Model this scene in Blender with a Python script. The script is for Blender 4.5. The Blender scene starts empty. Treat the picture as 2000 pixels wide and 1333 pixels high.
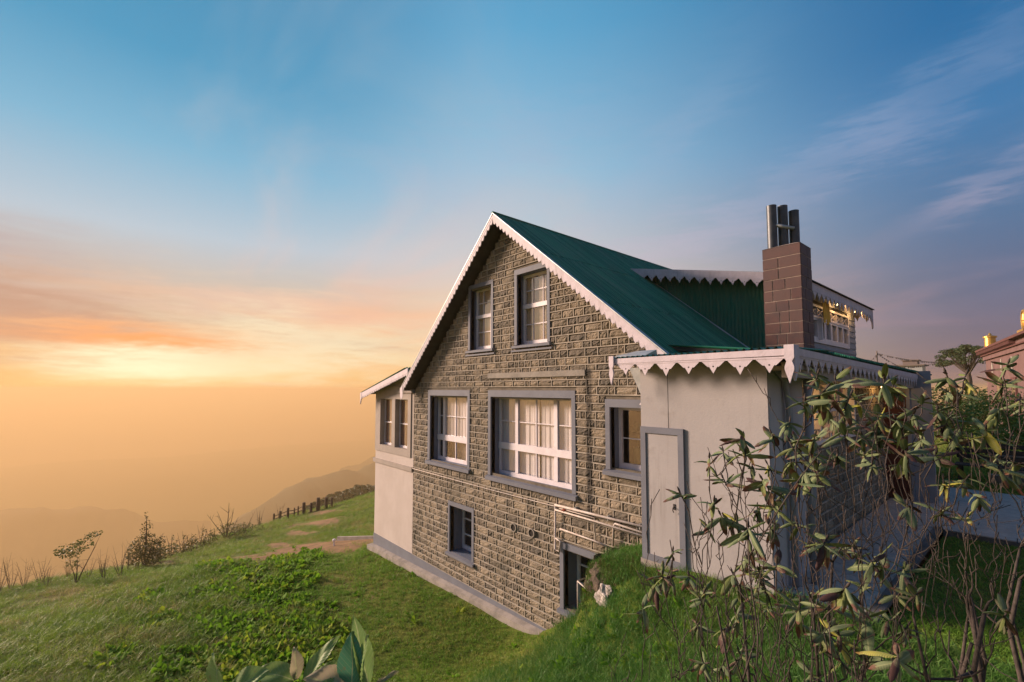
import bpy, math, random
import numpy as np
from mathutils import Vector, Matrix, noise
R = math.radians
rnd = random.Random(7)
nr = np.random.RandomState(11)
sc = bpy.context.scene
COL = sc.collection

# ------------------------------------------------------------------ camera
cam = bpy.data.cameras.new('camera'); camo = bpy.data.objects.new('camera', cam); COL.objects.link(camo)
camo.location = (0, 0, 2.2)
camo.rotation_euler = (R(90 + 3.5), 0, R(49.2))
cam.sensor_width = 36.0; cam.lens = 889 / 2000 * 36.0
cam.shift_y = 39.13 / 2000
cam.clip_start = 0.05; cam.clip_end = 20000
sc.camera = camo

# ------------------------------------------------------------------ world
EV = 1.75
SUN_AZ = 91.2        # degrees from +Y towards -X
SUN_EL = 8.0
sc.view_settings.view_transform = 'Standard'
sc.view_settings.look = 'None'
sc.view_settings.gamma = 1.0
sc.view_settings.use_curve_mapping = False
sc.view_settings.exposure = EV
K = 2 ** (-EV)

def lin(c):
    return tuple((x / 255 / 12.92 if x / 255 <= .04045 else ((x / 255 + .055) / 1.055) ** 2.4) for x in c)

world = bpy.data.worlds.new('World'); sc.world = world; world.use_nodes = True
nt = world.node_tree; nt.nodes.clear()
def N(t, typ, **kw):
    n = t.nodes.new(typ)
    for k, v in kw.items(): setattr(n, k, v)
    return n
def math_(t, op, a, b=None, c=None, clamp=False):
    n = N(t, 'ShaderNodeMath', operation=op); n.use_clamp = clamp
    for i, x in enumerate((a, b, c)):
        if x is None: continue
        if isinstance(x, (int, float)): n.inputs[i].default_value = x
        else: t.links.new(x, n.inputs[i])
    return n.outputs[0]
def mapr(t, x, a, b, c=0., d=1., interp='SMOOTHSTEP'):
    n = N(t, 'ShaderNodeMapRange'); n.interpolation_type = interp
    t.links.new(x, n.inputs[0])
    for i, v in zip((1, 2, 3, 4), (a, b, c, d)): n.inputs[i].default_value = v
    return n.outputs[0]
def mixc(t, f, a, b, blend='MIX'):
    n = N(t, 'ShaderNodeMix', data_type='RGBA', blend_type=blend)
    def put(s, x):
        if isinstance(x, (int, float)): s.default_value = x
        elif isinstance(x, tuple): s.default_value = (*x[:3], 1)
        else: t.links.new(x, s)
    put(n.inputs[0], f); put(n.inputs[6], a); put(n.inputs[7], b)
    return n.outputs[2]
def ramp(t, x, pts):
    n = N(t, 'ShaderNodeValToRGB'); t.links.new(x, n.inputs[0])
    e = n.color_ramp.elements
    while len(e) > 1: e.remove(e[-1])
    for i, (p, c) in enumerate(pts):
        el = e[0] if i == 0 else e.new(p)
        el.position = p; el.color = (*c, 1)
    return n.outputs[0]
tc = N(nt, 'ShaderNodeTexCoord'); sep = N(nt, 'ShaderNodeSeparateXYZ')
nrm = N(nt, 'ShaderNodeVectorMath', operation='NORMALIZE')
nt.links.new(tc.outputs['Generated'], nrm.inputs[0]); nt.links.new(nrm.outputs[0], sep.inputs[0])
dx, dy, dz = sep.outputs
hl = math_(nt, 'SQRT', math_(nt, 'ADD', math_(nt, 'MULTIPLY', dx, dx), math_(nt, 'MULTIPLY', dy, dy)))
sx, sy = -math.sin(R(SUN_AZ)), math.cos(R(SUN_AZ))
dot = math_(nt, 'ADD', math_(nt, 'MULTIPLY', dx, sx), math_(nt, 'MULTIPLY', dy, sy))
caz = math_(nt, 'DIVIDE', dot, math_(nt, 'MAXIMUM', hl, .02))
# elevation 0..1 : maps sin(e) -0.15 .. 1
zz = mapr(nt, dz, -.15, 1., 0, 1, 'LINEAR')
def P(s): return (s + .15) / 1.15
def mk(pts): return [(P(s), lin(c)) for s, c in pts]
rA = ramp(nt, zz, mk([(-.15, (205, 160, 105)), (-.09, (214, 155, 95)), (-.05, (226, 160, 80)), (0, (238, 166, 78)), (.04, (248, 174, 80)), (.09, (222, 165, 120)), (.13, (207, 172, 150)), (.2, (203, 190, 180)), (.27, (190, 202, 212)), (.4, (132, 184, 212)), (.52, (86, 158, 196)), (1, (36, 92, 145))]))
rM = ramp(nt, zz, mk([(-.15, (210, 160, 110)), (-.09, (222, 158, 104)), (0, (241, 182, 112)), (.064, (255, 228, 180)), (.168, (250, 216, 180)), (.267, (212, 206, 203)), (.44, (156, 197, 221)), (.64, (98, 168, 208)), (1, (36, 95, 150))]))
rB = ramp(nt, zz, mk([(-.15, (120, 100, 105)), (0, (135, 108, 114)), (.047, (130, 108, 118)), (.125, (110, 108, 130)), (.27, (88, 120, 158)), (.405, (68, 124, 174)), (.515, (42, 110, 164)), (1, (30, 85, 138))]))
fBM = mapr(nt, caz, -.02, .80, 0, 1)
fMA = mapr(nt, caz, .76, 1.0, 0, 1)
rC = ramp(nt, zz, mk([(-.15, (125, 110, 125)), (0, (150, 132, 150)), (.1, (196, 162, 168)), (.3, (150, 158, 182)), (.5, (88, 128, 168)), (1, (30, 85, 138))]))   # brighter pink sky behind the view, added as warm fill for the terrace
rB = mixc(nt, mapr(nt, caz, -.15, -.8), rB, rC)
base = mixc(nt, fMA, mixc(nt, fBM, rB, rM), rA)
# wispy cloud streaks on a plane far overhead, drawn out along one wind direction
den = math_(nt, 'ADD', math_(nt, 'MAXIMUM', dz, 0.0), .16)
cx = N(nt, 'ShaderNodeCombineXYZ')
nt.links.new(math_(nt, 'DIVIDE', dx, den), cx.inputs[0]); nt.links.new(math_(nt, 'DIVIDE', dy, den), cx.inputs[1])
mp = N(nt, 'ShaderNodeMapping'); mp.inputs['Rotation'].default_value = (0, 0, R(20)); mp.inputs['Scale'].default_value = (.55, .95, 1)
nt.links.new(cx.outputs[0], mp.inputs[0])
def nz(t, vec, scale, detail=6, rough=.55, dist=0., lac=2.):
    n = N(t, 'ShaderNodeTexNoise'); n.inputs['Scale'].default_value = scale; n.inputs['Detail'].default_value = detail
    n.inputs['Roughness'].default_value = rough; n.inputs['Distortion'].default_value = dist
    if vec is not None: t.links.new(vec, n.inputs['Vector'])
    return n.outputs['Fac']
n1 = nz(nt, mp.outputs[0], 1.3, 9, .55, 1.2)
n2 = nz(nt, mp.outputs[0], .45, 4, .5, .3)
wisp = mapr(nt, math_(nt, 'ADD', math_(nt, 'MULTIPLY', n1, .6), math_(nt, 'MULTIPLY', n2, .4)), .47, .68)
cl_sun = ramp(nt, zz, mk([(-.15, (225, 160, 90)), (0, (255, 175, 85)), (.07, (255, 160, 100)), (.16, (250, 190, 160)), (.3, (235, 205, 195)), (.5, (170, 190, 205)), (1, (120, 150, 180))]))
cl_away = ramp(nt, zz, mk([(-.15, (130, 105, 115)), (.05, (165, 128, 136)), (.2, (150, 138, 160)), (.45, (120, 145, 180)), (1, (80, 115, 160))]))
clc = mixc(nt, mapr(nt, caz, -.1, .8), cl_away, cl_sun)
sky1 = mixc(nt, math_(nt, 'MULTIPLY', wisp, .45), base, clc)
# low layered bands by elevation, strongest towards the sun
cy = N(nt, 'ShaderNodeCombineXYZ')
nt.links.new(caz, cy.inputs[0]); nt.links.new(dy, cy.inputs[1]); nt.links.new(math_(nt, 'MULTIPLY', dz, 7.5), cy.inputs[2])
n3 = nz(nt, cy.outputs[0], 2.3, 7, .55, .8)
band = math_(nt, 'MULTIPLY', mapr(nt, n3, .48, .66), math_(nt, 'MULTIPLY', mapr(nt, dz, .26, .06), mapr(nt, caz, .25, .85)))
sky2 = mixc(nt, math_(nt, 'MULTIPLY', band, .5), sky1, lin((250, 172, 96)))
dband = math_(nt, 'MULTIPLY', mapr(nt, n3, .47, .34), math_(nt, 'MULTIPLY', mapr(nt, dz, .2, .08), mapr(nt, caz, .7, .98)))
sky2 = mixc(nt, math_(nt, 'MULTIPLY', dband, .55), sky2, lin((186, 140, 122)))
# glow around the sun, wide and low
gv = N(nt, 'ShaderNodeVectorMath', operation='SUBTRACT'); gaz = R(SUN_AZ - 5)
gl_dir = (-math.sin(gaz) * .999, math.cos(gaz) * .999, .055)
nt.links.new(nrm.outputs[0], gv.inputs[0]); gv.inputs[1].default_value = gl_dir
gs = N(nt, 'ShaderNodeVectorMath', operation='MULTIPLY'); nt.links.new(gv.outputs[0], gs.inputs[0]); gs.inputs[1].default_value = (1, 1.0, 3.4)
gln = N(nt, 'ShaderNodeVectorMath', operation='LENGTH'); nt.links.new(gs.outputs[0], gln.inputs[0])
gl = math_(nt, 'POWER', 2.718, math_(nt, 'MULTIPLY', math_(nt, 'POWER', gln.outputs['Value'], 2.), -9.))
gl = math_(nt, 'MULTIPLY', gl, mapr(nt, n3, .25, .62, .55, 1.))
sky3 = mixc(nt, math_(nt, 'MULTIPLY', gl, .55), sky2, lin((255, 240, 190)))
# separate cloud banks low in the west: (azimuth, elevation, half widths, colour, strength)
uu = math_(nt, 'DEGREES', math_(nt, 'ARCTAN2', math_(nt, 'MULTIPLY', dx, -1.), dy)); vv_ = math_(nt, 'DEGREES', math_(nt, 'ARCSINE', dz))
cvv = N(nt, 'ShaderNodeCombineXYZ'); nt.links.new(math_(nt, 'MULTIPLY', uu, .07), cvv.inputs[0]); nt.links.new(math_(nt, 'MULTIPLY', vv_, .42), cvv.inputs[1])
w1_ = math_(nt, 'SUBTRACT', nz(nt, cvv.outputs[0], 1.6, 7, .6, .5), .5); w2_ = math_(nt, 'SUBTRACT', nz(nt, cvv.outputs[0], 5.5, 5, .6), .5)
for (az_, el_, wu, wv, col_, st_) in [(75, 5.2, 15, 4.2, (255, 238, 198), .75), (96, 6.3, 10, 3.6, (196, 148, 122), .95), (96.5, .8, 9, 2.6, (238, 158, 72), .8), (88, 2.4, 7.5, 2.3, (255, 246, 205), 1.0),
      (88.5, 5.0, 8.5, 1.25, (255, 160, 84), .95), (80, 9.5, 13, 1.5, (240, 190, 165), .5), (66, 8.5, 8, 1.7, (252, 188, 150), .6), (72, -3.2, 16, 1.0, (240, 168, 96), .8), (101, 12, 9, 2.0, (190, 168, 165), .6)]:
    du = math_(nt, 'DIVIDE', math_(nt, 'ADD', math_(nt, 'SUBTRACT', uu, float(az_)), math_(nt, 'MULTIPLY', w2_, wu * 1.1)), float(wu)); dv_ = math_(nt, 'DIVIDE', math_(nt, 'ADD', math_(nt, 'SUBTRACT', vv_, float(el_)), math_(nt, 'ADD', math_(nt, 'MULTIPLY', w1_, wv * 3.0), math_(nt, 'MULTIPLY', w2_, wv * .9))), float(wv))
    e_ = math_(nt, 'POWER', 2.718, math_(nt, 'MULTIPLY', math_(nt, 'ADD', math_(nt, 'MULTIPLY', du, du), math_(nt, 'MULTIPLY', dv_, dv_)), -1.))
    sky3 = mixc(nt, math_(nt, 'MULTIPLY', e_, st_), sky3, lin(col_))
# long pink wisps climbing to the upper right
for (az_, el_, ln_, wd_, rot_, st_) in [(44, 30, 15, 2.6, 12, .34), (30, 27, 12, 1.8, 38, .30), (16, 22, 9, 1.6, 24, .34), (10, 23.5, 5, 1.2, 30, .42), (28, 17, 12, 2.0, 16, .36), (4, 26, 9, 1.5, 30, .34), (40, 14.5, 12, 2.2, 8, .45), (2, 17.5, 5, 1.0, 28, .4), (8, 6.5, 12, 1.0, 8, .22), (62, 24, 14, 2.4, -8, .2)]:
    ca, sa = math.cos(R(rot_)), math.sin(R(rot_))
    a0 = math_(nt, 'SUBTRACT', uu, float(az_)); b0_ = math_(nt, 'SUBTRACT', vv_, float(el_))
    p_ = math_(nt, 'ADD', math_(nt, 'MULTIPLY', a0, -ca), math_(nt, 'MULTIPLY', b0_, sa)); q_ = math_(nt, 'ADD', math_(nt, 'MULTIPLY', a0, sa), math_(nt, 'MULTIPLY', b0_, ca))
    q_ = math_(nt, 'ADD', q_, math_(nt, 'ADD', math_(nt, 'MULTIPLY', w1_, wd_ * 7.), math_(nt, 'MULTIPLY', w2_, wd_ * 3.)))
    p_ = math_(nt, 'DIVIDE', p_, float(ln_)); q_ = math_(nt, 'DIVIDE', q_, float(wd_ * 1.35))
    e_ = math_(nt, 'POWER', 2.718, math_(nt, 'MULTIPLY', math_(nt, 'ADD', math_(nt, 'MULTIPLY', p_, p_), math_(nt, 'MULTIPLY', q_, q_)), -1.))
    wcol = ramp(nt, zz, mk([(0, (190, 150, 150)), (.12, (165, 145, 165)), (.28, (205, 188, 205)), (.45, (168, 180, 208)), (.6, (150, 180, 210))]))
    sky3 = mixc(nt, math_(nt, 'MULTIPLY', math_(nt, 'MULTIPLY', e_, st_ * .72), mapr(nt, n1, .3, .62, .35, 1.)), sky3, wcol)
nish = N(nt, 'ShaderNodeTexSky', sky_type='NISHITA'); nish.sun_disc = False
nish.sun_elevation = R(SUN_EL); nish.sun_rotation = R(-SUN_AZ); nish.altitude = 3000; nish.dust_density = 2
bg0 = N(nt, 'ShaderNodeBackground'); nt.links.new(nish.outputs[0], bg0.inputs[0]); bg0.inputs[1].default_value = .0018
bg = N(nt, 'ShaderNodeBackground'); nt.links.new(sky3, bg.inputs[0]); bg.inputs[1].default_value = K * .97
ads = N(nt, 'ShaderNodeAddShader'); nt.links.new(bg0.outputs[0], ads.inputs[0]); nt.links.new(bg.outputs[0], ads.inputs[1])
wo = N(nt, 'ShaderNodeOutputWorld'); nt.links.new(ads.outputs[0], wo.inputs[0])

# ------------------------------------------------------------------ sun
LAMP_AZ, LAMP_EL = 118.0, 18.0
sl = bpy.data.lights.new('sun', 'SUN'); sl.energy = 2.5; sl.angle = R(14); sl.color = (1, .73, .57)
so = bpy.data.objects.new('sun', sl); COL.objects.link(so)
sd = Vector((-math.sin(R(LAMP_AZ)) * math.cos(R(LAMP_EL)), math.cos(R(LAMP_AZ)) * math.cos(R(LAMP_EL)), math.sin(R(LAMP_EL))))
so.rotation_euler = sd.to_track_quat('Z', 'Y').to_euler()
so.location = (-20, -5, 20)

sc.cycles.use_denoising = True
sc.cycles.max_bounces = 6; sc.cycles.diffuse_bounces = 3; sc.cycles.glossy_bounces = 3
sc.cycles.transparent_max_bounces = 16; sc.cycles.volume_bounces = 1; sc.cycles.transmission_bounces = 4
sc.cycles.caustics_reflective = False; sc.cycles.caustics_refractive = False

# ------------------------------------------------------------------ materials
def mat(name, col, rough=.8, var=None, vscale=4., bump=0., bscale=40., metal=0., spec=.3, coord='Object', extra=None, trans=0., bdist=.01):
    """diffuse-ish material: base colour, mixed with `var` by noise, with fine bump"""
    m = bpy.data.materials.new(name); m.use_nodes = True; t = m.node_tree; t.nodes.clear()
    o = N(t, 'ShaderNodeOutputMaterial'); b = N(t, 'ShaderNodeBsdfPrincipled'); t.links.new(b.outputs[0], o.inputs[0])
    b.inputs['Roughness'].default_value = rough; b.inputs['Metallic'].default_value = metal
    b.inputs['Specular IOR Level'].default_value = spec
    if coord == 'World': vec = N(t, 'ShaderNodeNewGeometry').outputs['Position']
    else: vec = N(t, 'ShaderNodeTexCoord').outputs[coord]
    c = None
    if var is not None:
        f = mapr(t, nz(t, vec, vscale, 6, .6), .32, .68)
        c = mixc(t, f, tuple(col), tuple(var))
    if extra: c = extra(t, vec, c if c is not None else tuple(col))
    if c is None: b.inputs['Base Color'].default_value = (*col, 1)
    elif isinstance(c, tuple): b.inputs['Base Color'].default_value = (*c[:3], 1)
    else: t.links.new(c, b.inputs['Base Color'])
    if bump > 0:
        bn = N(t, 'ShaderNodeBump'); bn.inputs['Strength'].default_value = bump; bn.inputs['Distance'].default_value = bdist
        t.links.new(nz(t, vec, bscale, 8, .65), bn.inputs['Height']); t.links.new(bn.outputs[0], b.inputs['Normal'])
    if trans > 0:
        tr = N(t, 'ShaderNodeBsdfTranslucent'); mx = N(t, 'ShaderNodeMixShader'); mx.inputs[0].default_value = trans
        if c is None or isinstance(c, tuple): tr.inputs[0].default_value = (*(c or col)[:3], 1)
        else: t.links.new(c, tr.inputs[0])
        t.links.new(b.outputs[0], mx.inputs[1]); t.links.new(tr.outputs[0], mx.inputs[2]); t.links.new(mx.outputs[0], o.inputs[0])
    return m

def streaks(t, vec, c, amt=.35, col=(.20, .17, .14)):
    g = N(t, 'ShaderNodeNewGeometry').outputs['Position']; mpg = N(t, 'ShaderNodeMapping'); mpg.inputs['Scale'].default_value = (6, 6, .45); t.links.new(g, mpg.inputs[0])
    f = math_(t, 'MULTIPLY', mapr(t, nz(t, mpg.outputs[0], 1.6, 6, .65), .5, .72), mapr(t, nz(t, g, .9, 4), .35, .65))
    c = mixc(t, math_(t, 'MULTIPLY', f, amt), c, col)
    return mixc(t, math_(t, 'MULTIPLY', mapr(t, nz(t, g, 4, 6, .7), .58, .72), amt * .5), c, col)
def tint_extra(amount=.75, dark=(.05, .045, .04), streak=True):
    def f(t, vec, c):
        a = N(t, 'ShaderNodeAttribute'); a.attribute_name = 'tint'
        c = mixc(t, math_(t, 'MULTIPLY', a.outputs['Fac'], amount), c, (.38, .31, .22)); c = mixc(t, mapr(t, a.outputs['Fac'], .10, .0, 0, .55), c, (.085, .08, .07))
        oi = N(t, 'ShaderNodeObjectInfo')
        c = mixc(t, math_(t, 'MULTIPLY', oi.outputs['Random'], .25), c, (.22, .17, .12))
        if streak: c = wall_streak(t, c)
        return c
    return f
def wall_streak(t, c):
    """the dark vertical stain that runs down the wall right of the big window, and soft damp patches"""
    g = N(t, 'ShaderNodeNewGeometry').outputs['Position']; s = N(t, 'ShaderNodeSeparateXYZ'); t.links.new(g, s.inputs[0])
    d = math_(t, 'ABSOLUTE', math_(t, 'ADD', math_(t, 'ADD', s.outputs[0], 5.13), math_(t, 'MULTIPLY', nz(t, g, 3.), -.02)))
    f = mapr(t, d, .03, .10, 1, 0)
    f = math_(t, 'MULTIPLY', f, mapr(t, s.outputs[2], -.15, .1)); f = math_(t, 'MULTIPLY', f, mapr(t, s.outputs[2], 2.6, 2.5))
    f = math_(t, 'MULTIPLY', f, mapr(t, nz(t, g, 6.), .3, .6, .55, 1))
    c = mixc(t, math_(t, 'MULTIPLY', f, .85), c, (.02, .02, .02))  # near black along one narrow vertical line
    w = mapr(t, nz(t, g, .7, 5, .6), .5, .7)
    c = mixc(t, math_(t, 'MULTIPLY', w, .42), c, (.085, .082, .062))
    return mixc(t, math_(t, 'MULTIPLY', mapr(t, nz(t, g, 1.3, 6, .7), .56, .74), .35), c, (.42, .36, .28))

M = {}
M['stone'] = mat('rock_faced_stone', (.21, .175, .125), .9, (.125, .11, .085), 9, 1.0, 38, coord='World', extra=tint_extra(), bdist=.02)
M['mortar'] = mat('ribbon_mortar', (.42, .37, .30), .9, (.29, .255, .20), 5, .5, 60, coord='World', extra=lambda t, v, c: wall_streak(t, c))
M['backing'] = mat('recessed_mortar', (.17, .145, .11), .95, (.11, .095, .075), 7, .6, 50, coord='World', extra=lambda t, v, c: wall_streak(t, c))
M['grey'] = mat('grey_paint', (.155, .165, .195), .7, (.13, .138, .165), 3, .25, 70, coord='World')
M['bluegrey'] = mat('blue_grey_reveal_paint', (.125, .15, .20), .6, (.11, .13, .175), 3, .15, 60, coord='World')
M['beige'] = mat('beige_render', (.50, .44, .40), .85, (.45, .39, .35), 1.5, .3, 60, coord='World', extra=lambda t, v, c: streaks(t, v, c, .35, (.30, .25, .21)))
M['trimbeige'] = mat('taupe_paint', (.34, .29, .25), .75, (.29, .25, .215), 3, .2, 60, coord='World')
M['panel'] = mat('annex_cream_sheet', (.36, .34, .335), .75, (.32, .302, .297), 1.1, .25, 40, coord='World', extra=lambda t, v, c: streaks(t, v, c, .6, (.20, .18, .165)))
M['white'] = mat('white_paint', (.74, .68, .70), .5, (.66, .60, .61), 6, .15, 60, coord='World')
M['barge'] = mat('pale_pink_white_paint', (.58, .51, .55), .6, (.50, .44, .47), 7, .3, 50, coord='World', extra=lambda t, v, c: streaks(t, v, c, .6, (.26, .22, .20)))
M['plinth'] = mat('pale_concrete', (.34, .30, .265), .9, (.21, .19, .165), 4, .6, 40, coord='World')
M['concrete'] = mat('weathered_concrete', (.30, .27, .23), .9, (.22, .2, .17), 5, .6, 40, coord='World')
M['dark'] = mat('dark_interior', (.02, .018, .016), .9)
M['soffit'] = mat('dark_soffit_board', (.045, .042, .038), .85, (.03, .028, .026), 6)
M['hole'] = mat('drilled_hole', (.04, .035, .035), .9)
M['pipe'] = mat('painted_pipe', (.50, .45, .41), .5, (.40, .33, .28), 12, .1, 60, coord='World')
M['copper'] = mat('red_valve', (.35, .08, .04), .5)
M['flue'] = mat('dark_steel_flue', (.035, .042, .05), .45, (.06, .068, .075), 8, .05, 30, metal=.25, spec=.5)
M['galv'] = mat('galvanised_metal', (.40, .42, .42), .45, (.30, .32, .32), 9, .1, 40, metal=.35, spec=.5)
M['timber'] = mat('pale_timber', (.40, .34, .28), .8, (.30, .25, .2), 6, .3, 50)
M['maroon'] = mat('maroon_door_paint', (.085, .022, .016), .55, (.06, .016, .012), 5, .15, 40)
M['siding'] = mat('blue_grey_weatherboard', (.25, .27, .30), .6, (.21, .225, .26), 5, .2, 50, coord='World')
M['panel_blue_lit'] = mat('annex_sheet_blue_lit', (.42, .42, .43), .75, (.37, .37, .385), 1.5, .2, 50, coord='World')  # lighter, bluish copy of the annex sheet: the side's blue light put in
M['amber'] = mat('saffron_cloth', (.75, .40, .04), .8, (.6, .3, .03), 8)
M['rock'] = mat('boulder_rock', (.16, .12, .09), .95, (.07, .055, .04), 6, 1., 14, bdist=.04)
M['whiterock'] = mat('white_quartz_rock', (.55, .50, .46), .95, (.30, .26, .22), 14, 1., 20, bdist=.02)
M['bark'] = mat('rhododendron_bark', (.085, .067, .056), .9, (.04, .032, .027), 30, .8, 90, coord='World', bdist=.006)
M['twig'] = mat('dry_twig', (.16, .115, .08), .9, (.09, .07, .05), 14)
M['paver'] = mat('grey_paver', (.54, .46, .40), .75, (.42, .36, .315), 9, .5, 50, coord='World', extra=lambda t, v, c: mixc(t, math_(t, 'MULTIPLY', N(t, 'ShaderNodeObjectInfo').outputs['Random'], .35), c, (.30, .265, .245)))
M['plank_end'] = mat('terrace_kerb_concrete', (.13, .12, .115), .9, (.09, .085, .08), 5, .5, 40)

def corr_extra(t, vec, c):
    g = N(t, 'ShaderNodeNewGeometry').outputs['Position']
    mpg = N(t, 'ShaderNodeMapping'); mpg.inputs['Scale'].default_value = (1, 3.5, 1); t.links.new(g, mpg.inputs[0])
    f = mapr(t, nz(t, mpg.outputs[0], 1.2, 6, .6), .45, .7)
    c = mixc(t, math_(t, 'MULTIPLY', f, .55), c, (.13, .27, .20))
    a = N(t, 'ShaderNodeAttribute'); a.attribute_name = 'tint'          # crests lighter, troughs darker: the ribs' shading put into the colour
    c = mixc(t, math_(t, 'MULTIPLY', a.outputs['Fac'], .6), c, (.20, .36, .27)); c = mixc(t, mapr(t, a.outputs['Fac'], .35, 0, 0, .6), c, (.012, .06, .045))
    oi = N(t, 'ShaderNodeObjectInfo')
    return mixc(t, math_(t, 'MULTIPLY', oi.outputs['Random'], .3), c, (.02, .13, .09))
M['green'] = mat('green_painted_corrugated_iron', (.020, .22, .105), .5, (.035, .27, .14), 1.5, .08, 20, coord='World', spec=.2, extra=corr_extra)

def tile_extra(t, vec, c):
    oi = N(t, 'ShaderNodeObjectInfo')
    c = mixc(t, math_(t, 'MULTIPLY', oi.outputs['Random'], .7), c, (.10, .062, .055))
    return c
M['tile'] = mat('maroon_slate_tile', (.10, .042, .036), .6, (.06, .036, .038), 5, .3, 30, coord='World', extra=tile_extra)
M['grout'] = mat('chimney_grout', (.38, .30, .25), .9, (.17, .13, .11), 5, .3, 60, coord='World')

def glass_mat():
    m = bpy.data.materials.new('window_glass'); m.use_nodes = True; t = m.node_tree; t.nodes.clear()
    o = N(t, 'ShaderNodeOutputMaterial'); tr = N(t, 'ShaderNodeBsdfTransparent'); g = N(t, 'ShaderNodeBsdfGlossy')
    g.inputs['Roughness'].default_value = .02; g.inputs[0].default_value = (1, 1, 1, 1); tr.inputs[0].default_value = (1, 1, 1, 1)
    dp = N(t, 'ShaderNodeVectorMath', operation='DOT_PRODUCT'); ge = N(t, 'ShaderNodeNewGeometry')
    t.links.new(ge.outputs['Normal'], dp.inputs[0]); t.links.new(ge.outputs['Incoming'], dp.inputs[1])
    f = math_(t, 'POWER', math_(t, 'SUBTRACT', 1., math_(t, 'ABSOLUTE', dp.outputs['Value'])), 5.)
    f = math_(t, 'ADD', math_(t, 'MULTIPLY', f, .9), .12, clamp=True)
    bn = N(t, 'ShaderNodeBump'); bn.inputs['Strength'].default_value = .06; bn.inputs['Distance'].default_value = .02
    t.links.new(nz(t, N(t, 'ShaderNodeNewGeometry').outputs['Position'], 2.5, 2), bn.inputs['Height']); t.links.new(bn.outputs[0], g.inputs['Normal'])
    mx = N(t, 'ShaderNodeMixShader'); t.links.new(f, mx.inputs[0]); t.links.new(tr.outputs[0], mx.inputs[1]); t.links.new(g.outputs[0], mx.inputs[2])
    t.links.new(mx.outputs[0], o.inputs[0]); return m
M['glass'] = glass_mat()
M['curtain'] = mat('white_curtain', (.95, .90, .90), .9, (.90, .85, .86), 2, 0, trans=.2)
M['curtain_warm'] = mat('cream_curtain', (.95, .76, .54), .9, (.92, .70, .48), 2, 0, trans=.35)
M['curtain_red'] = mat('terracotta_curtain', (.78, .36, .22), .9, (.68, .30, .18), 2, 0, trans=.3)

def emis(name, col, s):
    m = bpy.data.materials.new(name); m.use_nodes = True; t = m.node_tree; t.nodes.clear()
    o = N(t, 'ShaderNodeOutputMaterial'); e = N(t, 'ShaderNodeEmission'); e.inputs[0].default_value = (*col, 1); e.inputs[1].default_value = s
    t.links.new(e.outputs[0], o.inputs[0]); return m
M['bulb'] = emis('lit_lamp_glass', (1, .62, .25), 9 * K)
M['lamp_shade'] = emis('lit_amber_shade', (1, .42, .08), 1.6 * K)

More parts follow.
